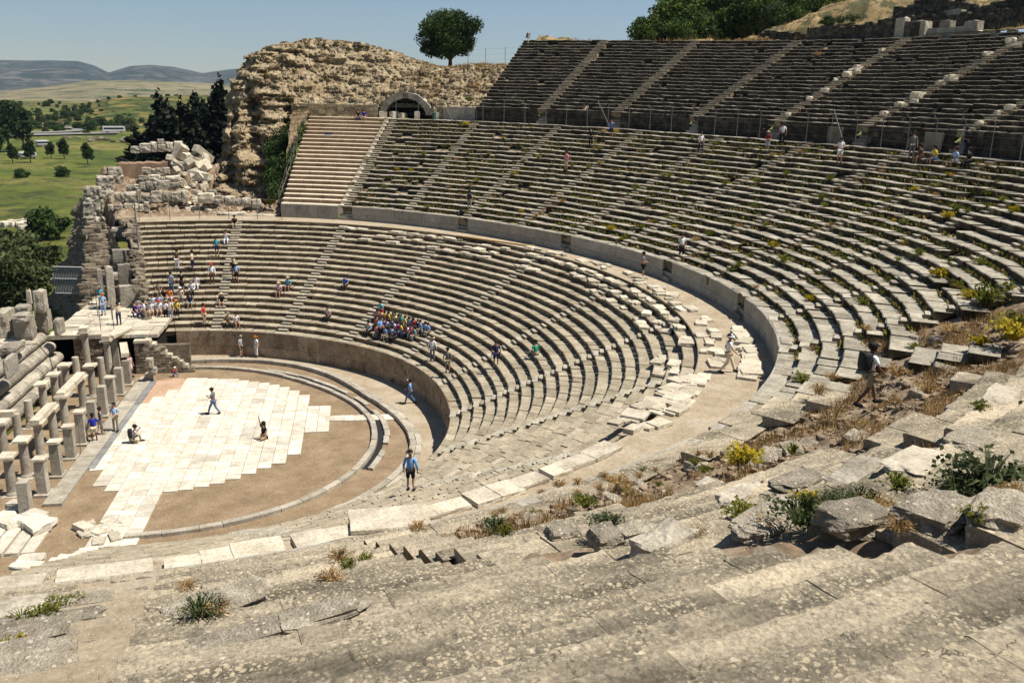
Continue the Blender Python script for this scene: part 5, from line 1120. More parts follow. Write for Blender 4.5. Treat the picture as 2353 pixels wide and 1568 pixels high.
for i in range(190):
    az = rng.uniform(-44, 60.5); k = rng.randint(1, 20)
    if rng.random() < .4: az = rng.choice(ST1[:11]) + rng.gauss(0, .9)
    if missing(1, k, az): continue
    kd = rng.choice('ggggydd'); r = front(1, k, az) + (rng.uniform(.5, .75) if rng.random() < .6 else .05); tuft(kd, pol(az, r, lev(1, k, az) - .03), rng.uniform(.5, 1.25), *LB[kd])
# dense low growth along the foot of the risers, beyond counting
b = MB()
for i in range(26000):
    az = rng.uniform(-46, 61.5); k = rng.randint(0, 20)
    if fbm(az * .12, k * .35, 3, 3) < -.05 + .25 * rng.random() - .1: continue
    if missing(1, k, az): continue
    q = rng.random(); r = front(1, k + 1, az) + (rng.uniform(-.12, .02)); z = lev(1, k, az); h = rng.uniform(.04, .24); ww = rng.uniform(.03, .09); a = rng.uniform(0, 6.28); x, y = pol(az, r)[:2]; dx, dy = math.cos(a) * ww, math.sin(a) * ww; lx, ly = -math.cos(R(az)) * .08, -math.sin(R(az)) * .08
    b.add([(x - dx, y - dy, z), (x + dx, y + dy, z), (x + dx * .6 + lx, y + dy * .6 + ly, z + h), (x - dx * .7 + lx, y - dy * .7 + ly, z + h * .8)], [(0, 1, 2, 3)], rng.random())
for i in range(len(b.m)): b.m[i] = 1 if (i * 7919) % 10 < 3 else 0
tag(b.build('low_weeds', [MAT['weed'], MAT['straw']]), 'low green and dry weeds lining the joints of the middle tier rows', 'weeds', None, 'stuff')
b = MB()
for i in range(70000):
    az = rng.uniform(-84, -44); k = rng.uniform(.6, 12.9); dens = fbm(az * .3, k * .6, 8, 4)
    if not missing(1, int(k), az) or dens < -.05 + (.22 if az < -66 else 0): continue
    r = rD(az) + .8238 * k; p = esl(az, (r - rD(az) - .45) / 17.4); h = rng.uniform(.06, .28) * (1.6 if dens > .25 else 1); ww = rng.uniform(.008, .02); a = rng.uniform(0, 6.28); dx, dy = math.cos(a) * ww, math.sin(a) * ww; l = rng.uniform(-.16, .16), rng.uniform(-.16, .16)
    b.add([(p[0] - dx, p[1] - dy, p[2] - .02), (p[0] + dx, p[1] + dy, p[2] - .02), (p[0] + l[0], p[1] + l[1], p[2] + h)], [(0, 1, 2)], rng.random())
tag(b.build('dry_grass', MAT['straw']), 'dry brown grass on the bare earth among the robbed rows', 'grass', None, 'stuff')
NP = [('g', 130, 1395, 1.0, 'left part of the green grass streak at the lower left'), ('g', 185, 1385, .8, 'right end of the green grass streak at the lower left'), ('g', 50, 1430, 1.0, 'moss tuft at the left of the lower left block'), ('g', 120, 1420, .9, 'grass tuft on the rough blocks at the lower left'), ('d', 50, 1500, 1.2, 'orange-brown grass beside the big square block'), ('y', 5, 1495, 1.0, 'yellow grass cut by the left edge near the bottom'), ('d', 500, 1405, 1.0, 'dry stems beside the dark spiky clump'), ('g', 840, 1285, .7, 'green tuft below the gap in the near wall'), ('d', 960, 1215, 1.2, 'dry grass behind the saw-tooth steps'), ('g', 1700, 1185, 1.3, 'weeds among the blocks at the stepped edge'), ('d', 1760, 1210, 1.2, 'dry grass among the blocks at the stepped edge'), ('d', 2060, 1215, 1.0, 'dry weeds between the two rough blocks'), ('g', 2240, 1195, .9, 'green weeds between the boulders at the right'), ('d', 2010, 1165, 1.3, 'brown tangled stalks above the rough blocks'), ('o', 1980, 1150, 1.2, 'drooping green stalks above the rough blocks'), ('d', 1600, 1225, .8, 'dry tuft beside the blue-grey block'), ('y', 1440, 1235, .5, 'orange flower tuft at the foot of the small block'), ('y', 1705, 1060, 2.3, 'bright yellow flowering bush beside the rubble below the walkway'), ('y', 2325, 775, 3.6, 'large orange-yellow flowering bush at the right edge'), ('y', 2250, 790, 1.6, 'small yellow bush left of the large orange-yellow one'), ('g', 2260, 690, 3.2, 'green bush at the right end of the curved rows'), ('g', 2330, 745, 2.4, 'green bush above the large orange-yellow bush'), ('o', 2270, 1120, 2.6, 'big olive-green straw-like bush near the right edge'), ('o', 2200, 1130, 1.7, 'low olive-green clump left of the big straw-like bush'), ('g', 2060, 1120, 1.1, 'light green shrub above the rough blocks'), ('y', 1850, 1160, 1.3, 'yellow bush top growing over the dark hollow'), ('o', 1840, 1195, 1.9, 'dark green clump under the yellow bush top'), ('o', 1930, 1160, 1.3, 'tangled brown-green weeds right of the yellow bush top'), ('d', 1880, 1180, 1.2, 'red-brown dry weed clump by the dark hollow'), ('g', 1840, 875, 1.6, 'green weed standing in the gap of the curved wall'), ('g', 1800, 600, 1.9, 'tall green weed among the middle tier seats'), ('g', 1820, 1040, 1.1, 'green grass clump below the row ends'), ('g', 2250, 940, 1.0, 'green clump on the pale slabs at the right'), ('o', 1140, 1215, 1.3, 'bright olive clump beyond the saw-tooth steps'), ('g', 1160, 1225, .8, 'small green clump beyond the saw-tooth steps'), ('o', 1400, 1215, 1.4, 'green-brown clump at the stepped edge'), ('g', 1345, 1160, 1.2, 'grass clump on the bare earth left of the grey rock'), ('d', 1420, 1110, 1.4, 'dry grass patch behind the grey rock'), ('d', 780, 1285, 1.2, 'brown weed clump on the slope below the near wall'), ('g', 800, 1300, .7, 'green shoots by the brown weed clump'), ('d', 760, 1330, 1.1, 'trailing green-brown weed on the foreground slope'), ('o', 460, 1410, 1.3, 'dark green spiky clump on the foreground slope'), ('d', 430, 1350, .9, 'low dry weed at the edge of the smooth path'), ('g', 160, 1390, .9, 'green grass streak at the lower left'), ('g', 90, 1425, 1.0, 'mossy grass streak between rough blocks at the lower left'), ('y', 25, 1500, 1.2, 'orange-yellow grass clump at the lower left edge'), ('g', 120, 1520, .8, 'small bright green moss clump in the lower left corner'), ('d', 2330, 1140, 1.2, 'dry weed clump at the right edge'), ('d', 2130, 900, 1.8, 'dry golden grass clump between the two row fragments'), ('d', 1880, 900, 1.8, 'golden weeds beside the wall gap'), ('d', 1910, 870, 1.4, 'orange-brown weeds in front of the backpacked figure'), ('d', 2060, 860, 2.0, 'dry brown weeds behind the backpacked figure'), ('g', 2100, 800, 1.2, 'green weeds above the row fragment'), ('d', 2180, 760, 2.0, 'dry brush at the end of the curved rows')]
for kd, px, py, s_, lab in NP: tuft(kd, hit(px, py), s_ * (.6 if kd == 'y' else .74), lab, name='weed_clump', up=.85)
for i in range(30): kd = rng.choice('ddg'); px = rng.uniform(1100, 1650); py = 1190 - (px - 1100) * .22 + rng.uniform(-35, 25); tuft(kd, hit(px, py), rng.uniform(.3, .8), 'small weed growing from the rubbly earth behind the near wall', 'small weeds behind the near wall', 'small_weed')
# ivy beside the restored seats, clumps on the mound and hillside
ivy = tag(empty('ivy_bush'), 'dense dark green ivy bush hanging left of the restored seat block', 'shrub'); mb = MB(); bl = []
for (px, py, r, s_) in [(672, 310, 48, 1.3), (650, 330, 46, 1.5), (640, 355, 44, 1.5), (632, 385, 42, 1.2), (625, 410, 40, 1.0), (630, 440, 38, .8), (690, 300, 49, .9), (622, 345, 45, 1.0), (655, 370, 43, 1.0)]: X = at_r(px, py, r); bl.append((X[0], X[1], X[2], s_, s_, s_ * 1.1))
leafcloud(mb, bl, 7000, .13); mb.build('leaves', MAT['green1'], ivy)
for px, py, r, s_, kd, lab in [(605, 160, 60.5, 1.0, 'g', 'green shrub high on the left of the rubble mound'), (713, 150, 60, .7, 'g', 'small green shrub in the middle of the rubble mound'), (712, 196, 57, 1.3, 'y', 'yellow-green patch of plants on the rubble mound'), (690, 200, 57, .9, 'g', 'green plants beside the yellow-green patch'), (792, 108, 61, .5, 'g', 'tiny green shrub near the crest of the mound'), (1078, 232, 54, .8, 'g', 'green bush above the slab wall right of the arch'), (745, 118, 61, .5, 'o', 'grey shrub near the crest of the mound'), (620, 470, 38, .9, 'g', 'green plants at the foot of the restored seats fence')]: X = at_r(px, py, r); tuft(kd, X, s_ * 2.0, lab, name='mound_shrub', cat='shrub')
for i in range(60):
    az = rng.uniform(52, 82); r = rng.uniform(54.5, 64); p = massf(az, r); tuft(rng.choice('dog'), p, rng.uniform(.4, 1.0), 'small dry shrub dotting the rubble mound', 'small shrubs on the rubble mound', 'small_shrub', 'shrub')
HT = [(2000, 25, 86, 2.4, 'low shrub in the middle of the dry hillside'), (1960, 0, 98, 3.0, 'shrub high on the hillside beside the top edge'), (2080, 40, 78, 2.2, 'small shrub just above the terrace walls'), (1900, 60, 76, 2.4, 'shrub at the foot of the dry slope'), (2300, 30, 84, 2.8, 'shrub in front of the corner ruin'), (1820, 40, 86, 3.2, 'shrub at the right end of the dark shrub row'), (1500, 60, 84, 3.6, 'shrub between the lowest shrub and the left hilltop trees'), (1660, 30, 92, 5.5, 'bright round bush under the broad dark tree'), (1560, 70, 82, 3.2, 'low bush at the rim of the upper seats, left group'), (1780, 40, 86, 4.0, 'bush below the dark shrub row'), (1900, 10, 96, 4.5, 'shrub at the top edge above the dry slope'), (2120, 30, 84, 3.0, 'dark shrub above the second terrace wall'), (2250, 40, 80, 3.0, 'shrub on the terrace near the corner ruin'), (2190, 20, 90, 3.2, 'shrub in front of the upper rubble wall'), (1540, 50, 86, 4.5, 'shrubby tree filling the left slope of the hilltop group'), (1620, 12, 96, 6.5, 'light tree between the leaning tree and the broad dark tree'), (1800, 18, 96, 5.5, 'dark shrub row to the right of the hilltop trees'), (1700, -10, 104, 8, 'tall dark tree behind the broad dark tree'), (1580, 10, 94, 5.0, 'upper left crown of the hilltop group'), (1560, 28, 88, 5.0, 'tree at the left of the hilltop group against the sky'), (1600, 30, 92, 5.5, 'leaning light green tree in the hilltop group'), (1520, 62, 84, 3.0, 'low shrub left of the hilltop trees'), (1495, 72, 82, 2.4, 'lowest shrub at the left end of the hilltop group'), (1680, 8, 98, 7.5, 'broad dark tree in the hilltop group'), (1760, 0, 102, 8, 'large dark tree reaching the top edge of the picture'), (1720, 25, 92, 5.5, 'dark tree in front of the large hilltop tree'), (1640, 45, 90, 4.0, 'rounded bush below the hilltop trees'), (1850, -6, 108, 6, 'dark shrub at the top edge right of the large tree'), (1580, 55, 86, 3.4, 'bush below the leaning light green tree'), (2060, 2, 100, 3.5, 'dark shrub on the dry hillside at the top edge'), (2140, -4, 104, 3.5, 'shrub at the top edge above the rubble wall'), (1850, 50, 80, 2.8, 'round shrub on the dry slope by the terrace wall'), (1995, 72, 71, 1.6, 'dark bush hanging over the terrace wall')]
ht = make_tree('hill_tree', 'x', 'tree', 6.0, 6.0, 5.4, 8000, .15, MAT['green2'], .16, 18, 44, .32, th=1.0); ht2 = make_tree('hill_tree', 'x', 'tree', 6.0, 5.6, 5.4, 6000, .13, MAT['olive'], .16, 18, 45, .30, th=1.0)
uh = {}
for i, (px, py, r, h, lab) in enumerate(HT):
    X = at_r(px, py, r); az = math.degrees(math.atan2(X[1], X[0])); g = hillf(az, r)[2]; src = ht2 if i in (1, 9, 12) else ht; top = float(X[2]) + h * .42; bz = min(g - .3, float(X[2]) - h * .3); s_ = (top - bz) / 6 * 1.05; s_ = (s_ * .9 + h / 6 * .25, s_ * .9 + h / 6 * .25, s_); loc = (float(X[0]), float(X[1]), bz)
    if src.name not in uh: uh[src.name] = 1; move(src, loc, 0, s_); src['label'] = lab
    else: copy_tree(src, loc, rng.uniform(0, 6), s_, lab)
b = MB()
for i in range(24000):
    az = rng.uniform(-38, 54); r = rng.uniform(67.8, 100)
    if fbm(az * .3, r * .12, 6, 3) < -.1: continue
    p = hillf(az, r) if az < 50 else massf(az, r - 12); h = rng.uniform(.15, .6); ww = rng.uniform(.02, .06); a = rng.uniform(0, 6.28); dx, dy = math.cos(a) * ww, math.sin(a) * ww
    b.add([(p[0] - dx, p[1] - dy, p[2] - .05), (p[0] + dx, p[1] + dy, p[2] - .05), (p[0] + rng.uniform(-.2, .2), p[1] + rng.uniform(-.2, .2), p[2] + h)], [(0, 1, 2)], rng.random())
for i in range(9000):
    az = rng.uniform(50.8, 61); r = rng.uniform(57, 72); p = massf(az, r)
    if fbm(p[0] * .3, p[1] * .3, 6, 3) < -.05 + .12 * (az > 58): continue
    h = rng.uniform(.12, .45); ww = rng.uniform(.02, .06); a = rng.uniform(0, 6.28); dx, dy = math.cos(a) * ww, math.sin(a) * ww
    b.add([(p[0] - dx, p[1] - dy, p[2] - .05), (p[0] + dx, p[1] + dy, p[2] - .05), (p[0] + rng.uniform(-.2, .2), p[1] + rng.uniform(-.2, .2), p[2] + h)], [(0, 1, 2)], rng.random())
tag(b.build('hillside_grass', MAT['straw']), 'tall dry grass on the hillside above the seats', 'grass', None, 'stuff')
for i, (px, py, s_) in enumerate([(1700, 95, 2.6), (1728, 92, 2.4), (1755, 92, 2.8), (1775, 98, 2.2), (1662, 96, 1.8), (1600, 98, 1.5), (1640, 98, 1.4), (1880, 128, 1.5), (1990, 60, 2.2), (1930, 45, 2.4), (1960, 42, 2.4), (2080, 40, 2.2), (2230, 50, 2.4), (2290, 40, 2.4), (1560, 100, 1.4)]):
    X = at_r(px, py, 68 + (98 - py) * .14 if py < 110 else 62); tuft('d' if i < 8 else 'o', X - np.array([0, 0, .3 if py < 110 else 0]), s_, 'straw-coloured brush mound on the rim above the topmost seats', 'brush mounds above the topmost seats', 'brush_mound', 'shrub')
# ---------------------------------------------------------------- people
def skinmesh(name, nodes, edges, root, lvl=1):
    keys = list(nodes); me = bpy.data.meshes.new(name); me.from_pydata([nodes[k][0] for k in keys], [(keys.index(a), keys.index(b)) for a, b in edges], [])
    o = bpy.data.objects.new(name, me); COL.link(o); o.modifiers.new('s', 'SKIN'); sk = me.skin_vertices[0].data
    for i, k in enumerate(keys): r = nodes[k][1]; sk[i].radius = r if isinstance(r, tuple) else (r, r); sk[i].use_root = (k == root)
    sb = o.modifiers.new('u', 'SUBSURF'); sb.levels = lvl; dg = bpy.context.evaluated_depsgraph_get(); ev = o.evaluated_get(dg)
    m2 = bpy.data.meshes.new_from_object(ev); m2.name = name; m2.polygons.foreach_set('use_smooth', [True] * len(m2.polygons)); bpy.data.objects.remove(o); bpy.data.meshes.remove(me); m2.materials.clear(); m2.materials.append(None); return m2
V = lambda *a: Vector(a)
def joints(pose):
    J = {}
    ph = .93; lean = 0.0; headf = 0.0
    L = dict(hipL=V(-.10, 0, ph - .05), hipR=V(.10, 0, ph - .05), kneeL=V(-.11, .02, .50), kneeR=V(.11, .02, .50), ankL=V(-.11, 0, .09), ankR=V(.12, 0, .09), toeL=V(-.13, .17, .04), toeR=V(.14, .17, .04))
    A = dict(elL=V(-.27, -.02, 1.12), wrL=V(-.28, .06, .87), elR=V(.27, -.02, 1.12), wrR=V(.28, .06, .87)); base = V(0, 0, 0); T = V(0, 0, 0)
    if pose == 'walk': L.update(kneeL=V(-.1, .20, .53), ankL=V(-.1, .34, .10), toeL=V(-.1, .50, .10), kneeR=V(.1, -.05, .50), ankR=V(.1, -.36, .14), toeR=V(.1, -.22, .04)); A.update(elL=V(-.26, -.10, 1.12), wrL=V(-.25, .02, .90), elR=V(.26, .08, 1.13), wrR=V(.22, .26, .98))
    if pose == 'look': L.update(kneeL=V(-.1, .20, .53), ankL=V(-.1, .34, .10), toeL=V(-.1, .50, .10), kneeR=V(.1, -.05, .50), ankR=V(.1, -.34, .14), toeR=V(.1, -.20, .04)); A.update(elL=V(-.25, .05, 1.14), wrL=V(-.10, .32, 1.20), elR=V(.25, .05, 1.14), wrR=V(.08, .34, 1.20)); headf = .05
    if pose == 'photo': A.update(elL=V(-.27, .20, 1.30), wrL=V(-.09, .26, 1.56), elR=V(.27, .20, 1.30), wrR=V(.09, .26, 1.56))
    if pose == 'bent': A.update(elL=V(-.27, -.04, 1.12), wrL=V(-.10, .24, 1.08), elR=V(.27, -.04, 1.12), wrR=V(.08, .25, 1.10))
    if pose in ('sit', 'sitphoto', 'sitlegs'):
        d = V(0, 0, -.83); ph = .10
        L = dict(hipL=V(-.10, .0, .10), hipR=V(.10, .0, .10), kneeL=V(-.14, .44, .12), kneeR=V(.14, .44, .12), ankL=V(-.13, .46, -.31), ankR=V(.13, .48, -.31), toeL=V(-.14, .63, -.35), toeR=V(.14, .65, -.35)); T = V(0, .03, -.83)
        if pose == 'sitlegs': L.update(kneeL=V(-.12, .46, .10), ankL=V(-.12, .86, -.10), toeL=V(-.13, .92, .04), kneeR=V(.12, .46, .12), ankR=V(.12, .80, -.12), toeR=V(.13, .88, .02))
        A = {k: v + T for k, v in dict(elL=V(-.27, .06, 1.16), wrL=V(-.12, .30, 1.0), elR=V(.27, .06, 1.16), wrR=V(.12, .32, 1.0)).items()}; lean = .06
        if pose == 'sitphoto': A = {k: v + T for k, v in dict(elL=V(-.26, .22, 1.28), wrL=V(-.09, .28, 1.52), elR=V(.26, .22, 1.28), wrR=V(.09, .28, 1.52)).items()}
    if pose == 'crouch':
        ph = .26; T = V(0, -.10, -.67); L = dict(hipL=V(-.11, -.12, .24), hipR=V(.11, -.12, .24), kneeL=V(-.14, .30, .42), kneeR=V(.15, .26, .13), ankL=V(-.13, .34, .08), ankR=V(.13, -.10, .07), toeL=V(-.14, .52, .04), toeR=V(.13, .02, .03))
        A = {k: v + T for k, v in dict(elL=V(-.26, .26, 1.26), wrL=V(-.09, .40, 1.50), elR=V(.26, .26, 1.26), wrR=V(.09, .40, 1.50)).items()}; lean = .12
    if pose == 'kneel':
        ph = .26; T = V(0, -.05, -.66); L = dict(hipL=V(-.10, -.08, .22), hipR=V(.10, -.08, .22), kneeL=V(-.14, .34, .10), kneeR=V(.14, .34, .10), ankL=V(-.12, -.12, .08), ankR=V(.12, -.12, .08), toeL=V(-.10, -.28, .05), toeR=V(.10, -.28, .05))
        A = {k: v + T for k, v in dict(elL=V(-.28, .05, 1.18), wrL=V(-.14, .22, 1.0), elR=V(.22, .06, 1.70), wrR=V(.20, .12, 1.98)).items()}
    ly = lambda z: lean * (z - .9)
    J.update(L); J.update(A)
    J['pel'] = V(0, 0, .95) + T; J['bel'] = V(0, ly(1.1) + .01, 1.08) + T; J['che'] = V(0, ly(1.3) * 2, 1.28) + T; J['col'] = V(0, ly(1.45) * 3 - .01, 1.42) + T; J['neck'] = J['col'] + V(0, .01 + headf * .4, .08); J['jaw'] = J['neck'] + V(0, .02 + headf * .5, .075); J['head'] = J['jaw'] + V(0, -.012 + headf * .3, .085); J['top'] = J['head'] + V(0, -.005, .065)
    J['nose'] = J['jaw'] + V(0, .105, .05); J['chin'] = J['jaw'] + V(0, .065, -.015)
    J['shL'] = J['col'] + V(-.17, 0, -.02); J['shR'] = J['col'] + V(.17, 0, -.02)
    J['rt'] = J['pel']
    return J
POSE = {}
def build_pose(pose):
    if pose in POSE: return POSE[pose]
    J = joints(pose); n = {}; E = []
    rad = dict(pel=(.155, .11), bel=(.14, .10), che=(.155, .11), col=(.10, .075), neck=.052, jaw=(.065, .075), head=(.078, .092), top=(.05, .06), nose=.012, chin=.028, shL=.056, shR=.056, elL=.042, elR=.042, wrL=.027, wrR=.027, hipL=.088, hipR=.088, kneeL=.056, kneeR=.056, ankL=.036, ankR=.036, toeL=(.04, .028), toeR=(.04, .028))
    for k, r in rad.items(): n[k] = (tuple(J[k]), r)
    E = [('pel', 'bel'), ('bel', 'che'), ('che', 'col'), ('col', 'neck'), ('neck', 'jaw'), ('jaw', 'head'), ('head', 'top'), ('jaw', 'nose'), ('col', 'shL'), ('col', 'shR'), ('shL', 'elL'), ('elL', 'wrL'), ('shR', 'elR'), ('elR', 'wrR'), ('pel', 'hipL'), ('pel', 'hipR'), ('hipL', 'kneeL'), ('hipR', 'kneeR'), ('kneeL', 'ankL'), ('kneeR', 'ankR'), ('ankL', 'toeL'), ('ankR', 'toeR')]; del n['chin']
    for s in 'LR':
        d = (J['wr' + s] - J['el' + s]).normalized(); side = d.cross(V(0, 0, 1) if abs(d.z) < .8 else V(0, 1, 0)).normalized(); nrm = side.cross(d)
        pa = J['wr' + s] + d * .055; n['pal' + s] = (tuple(pa), (.034, .018)); E.append(('wr' + s, 'pal' + s))
        for q, (off, ln) in enumerate([(-.03, .060), (-.010, .072), (.010, .068), (.030, .052)]):
            a = pa + d * .035 + side * off; b = a + d * ln * .5 + nrm * .006; c = b + d * ln * .35 - nrm * .02; n[f'f{s}{q}a'] = (tuple(a), .009); n[f'f{s}{q}b'] = (tuple(b), .0085); n[f'f{s}{q}c'] = (tuple(c), .008); E += [('pal' + s, f'f{s}{q}a'), (f'f{s}{q}a', f'f{s}{q}b'), (f'f{s}{q}b', f'f{s}{q}c')]
        a = pa + side * .038 * (-1) - d * .01; b = a - side * .02 + d * .03; n[f't{s}a'] = (tuple(a), .011); n[f't{s}b'] = (tuple(b), .0095); E += [('pal' + s, f't{s}a'), (f't{s}a', f't{s}b')]
    body = skinmesh('body', n, E, 'pel')
    def part(nodes, edges, root, nm):
        return skinmesh(nm, nodes, edges, root)
    lp = lambda a, b, f: tuple(J[a].lerp(J[b], f))
    core = dict(pel=(tuple(J['pel']), (.172, .128)), bel=(tuple(J['bel']), (.162, .122)), che=(tuple(J['che']), (.172, .128)), col=(tuple(J['col']), (.105, .085)), shL=(tuple(J['shL']), .074), shR=(tuple(J['shR']), .074), nk=(tuple(J['neck'] - V(0, 0, .03)), .058))
    ce = [('pel', 'bel'), ('bel', 'che'), ('che', 'col'), ('col', 'shL'), ('col', 'shR'), ('col', 'nk')]
    sh = dict(core); sh['aL'] = (lp('shL', 'elL', .75), .062); sh['aR'] = (lp('shR', 'elR', .75), .062); short = part(sh, ce + [('shL', 'aL'), ('shR', 'aR')], 'pel', 'shirt')
    ls = dict(core); ls['aL'] = (tuple(J['elL']), .056); ls['aR'] = (tuple(J['elR']), .056); ls['wL'] = (lp('elL', 'wrL', .93), .04); ls['wR'] = (lp('elR', 'wrR', .93), .04); long_ = part(ls, ce + [('shL', 'aL'), ('shR', 'aR'), ('aL', 'wL'), ('aR', 'wR')], 'pel', 'long_shirt')
    tc = dict(pel=(tuple(J['pel'] + V(0, 0, .01)), (.160, .118)), hL=(tuple(J['hipL']), .100), hR=(tuple(J['hipR']), .100))
    te = [('pel', 'hL'), ('pel', 'hR')]
    tr = dict(tc); tr.update(kL=(tuple(J['kneeL']), .074), kR=(tuple(J['kneeR']), .074), aL=(lp('kneeL', 'ankL', .95), .060), aR=(lp('kneeR', 'ankR', .95), .060)); trou = part(tr, te + [('hL', 'kL'), ('hR', 'kR'), ('kL', 'aL'), ('kR', 'aR')], 'pel', 'trousers')
    so_ = dict(tc); so_.update(kL=(lp('hipL', 'kneeL', .92), .086), kR=(lp('hipR', 'kneeR', .92), .086)); shorts = part(so_, te + [('hL', 'kL'), ('hR', 'kR')], 'pel', 'shorts')
    def mbm(f, nm): b = MB(); f(b); me = b.mesh(nm, MAT['black']); me.polygons.foreach_set('use_smooth', [True] * len(me.polygons)); return me
    H = J['head']
    def hair(b): rock(b, tuple(H + V(0, -.022, .03)), (.215, .235, .22), seed=1, sub=5, rough=.05, boxy=.15)
    def longhair(b): rock(b, tuple(H + V(0, -.03, .02)), (.23, .24, .25), seed=1, sub=5, rough=.05, boxy=.15); rock(b, tuple(H + V(0, -.075, -.13)), (.20, .11, .26), seed=2, sub=4, rough=.08, boxy=.3)
    def cap(b): lathe(b, [(.098, -.005), (.102, .03), (.088, .075), (.05, .105), (.01, .115)], 16, tuple(H + V(0, -.01, .025))); rock(b, tuple(H + V(0, .115, .03)), (.15, .13, .02), seed=1, sub=3, rough=.0, boxy=.6)
    def hat(b): lathe(b, [(.19, -.015), (.195, -.005), (.11, .012), (.104, .06), (.085, .10), (.02, .108)], 18, tuple(H + V(0, 0, .025)))
    def shoes(b):
        for s in 'LR':
            d = (J['toe' + s] - J['ank' + s]); c = J['ank' + s].lerp(J['toe' + s], .45); rock(b, (c.x, c.y, c.z - .02), (.10, .28, .10), seed=1, sub=4, rough=.03, boxy=.5, rx=math.atan2(d.z, d.y) * .5 if abs(d.y) > .01 else 0)
    def pack(b): C = J['che'] + V(0, -.19, .0); rock(b, tuple(C), (.36, .26, .52), seed=1, sub=5, rough=.05, boxy=.55); [tube(b, [tuple(J['col'] + V(s * .10, -.10, .03)), tuple(J['col'] + V(s * .11, .03, .075)), tuple(J['che'] + V(s * .12, .135, 0)), tuple(J['bel'] + V(s * .15, .03, 0))], .02, 5) for s in (-1, 1)]
    def face(b):
        for s in (-1, 1): rock(b, tuple(J['jaw'] + V(s * .032, .082, .082)), (.022, .014, .012), sub=2, boxy=.3)
        rock(b, tuple(J['jaw'] + V(0, .086, .0)), (.045, .012, .012), sub=2, boxy=.4)
    def camera(b): c = (J['wrL'] + J['wrR']) / 2 + V(0, .06, .04); box(b, tuple(c), (.13, .07, .09)); lathe(b, [(.035, 0), (.035, .05)], 10, (c.x, c.y, c.z))
    def skirt(b):
        p = J['pel']; lathe(b, [(.20, -.42), (.17, -.2), (.145, .05)], 16, tuple(p))
    POSE[pose] = dict(body=body, short=short, long=long_, trousers=trou, shorts=shorts, hair=mbm(hair, 'hair'), longhair=mbm(longhair, 'hair'), cap=mbm(cap, 'cap'), hat=mbm(hat, 'hat'), shoes=mbm(shoes, 'shoes'), pack=mbm(pack, 'backpack'), face=mbm(face, 'face'), camera=mbm(camera, 'camera'), skirt=mbm(skirt, 'skirt')); return POSE[pose]
CC = dict(white=(.72, .72, .74), cream=(.60, .52, .38), black=(.012, .012, .014), navy=(.018, .025, .08), blue=(.05, .14, .50), sky=(.16, .36, .72), royal=(.015, .03, .36), cyan=(.08, .38, .48), teal=(.02, .12, .10), green=(.02, .26, .15), red=(.50, .03, .03), darkred=(.22, .02, .025), pink=(.60, .22, .30), magenta=(.55, .03, .16), orange=(.62, .20, .03), yellow=(.66, .52, .06), purple=(.32, .20, .50), grey=(.14, .14, .145), lgrey=(.36, .38, .42), khaki=(.28, .25, .18), tan=(.36, .27, .17), brown=(.10, .06, .035), jeans=(.09, .15, .28), straw=(.62, .50, .30), palepink=(.55, .38, .40), paleblue=(.32, .47, .70), stripe=(.25, .32, .42))
_cm = {}
def cm(c):
    if c not in _cm: _cm[c] = plain('cloth_' + c, CC[c], .85, .12, 20)
    return _cm[c]
SK = [plain('skin', (.50, .30, .20), .6, .05), plain('tanned_skin', (.36, .19, .115), .6, .05), plain('dark_skin', (.14, .07, .045), .6, .05)]
HR = [plain('dark_hair', (.018, .012, .009), .7), plain('brown_hair', (.07, .04, .02), .7), plain('grey_hair', (.30, .28, .26), .7), plain('red_hair', (.40, .14, .03), .7)]
def person(X, face_az, pose, top, bottom, lab, head='hair', headc=None, skin=0, hairc=0, sleeve='short', legs='trousers', extra=(), sc=1.0, group=None, shoe='black'):
    P = build_pose(pose); t = tag(empty('person', tuple(float(q) for q in X), R(face_az - 90)), lab, 'person', group); t.scale = (sc, sc, sc)
    def add(key, nm, mat):
        o = bpy.data.objects.new(nm, P[key]); COL.link(o); o.parent = t; o.material_slots[0].link = 'OBJECT'; o.material_slots[0].material = mat; return o
    add('body', 'body', SK[skin]); add('short' if sleeve == 'short' else 'long', 'shirt', cm(top))
    add('skirt' if legs == 'skirt' else legs, 'skirt' if legs == 'skirt' else 'trousers' if legs == 'trousers' else 'shorts', cm(bottom))
    add('longhair' if head == 'longhair' or hairc == 3 else 'hair', 'hair', HR[hairc]); add('shoes', 'shoes', cm(shoe)); add('face', 'face_features', HR[0])
    if head in ('cap', 'hat'): add(head, head, cm(headc or 'straw'))
    for e in extra: add(e, {'pack': 'backpack', 'camera': 'camera'}[e], MAT['black'])
    return t
def std(px, py, **k): X = hit(px, py); return X
def seat(px, py):
    """front edge of the seat row under a pixel"""
    X = hit(px, py); t, k, az, r = place(X[0], X[1])
    if t is None: return X, az + 180
    k = max(k, 0); rr = front(t, k, az) + .16; return pol(az, rr, lev(t, k, az) - .02), az + 180
GP = {}
def st(px, py, az, pose, top, bot, lab, z=None, **k):
    X = at_z(px, py, z) if z is not None else hit(px, py); return person(X, az, pose, top, bot, lab, **k)
def si(px, py, top, bot, lab, pose='sit', turn=0, **k):
    X, a = seat(px, py); return person(X, a + turn, pose, top, bot, lab, **k)
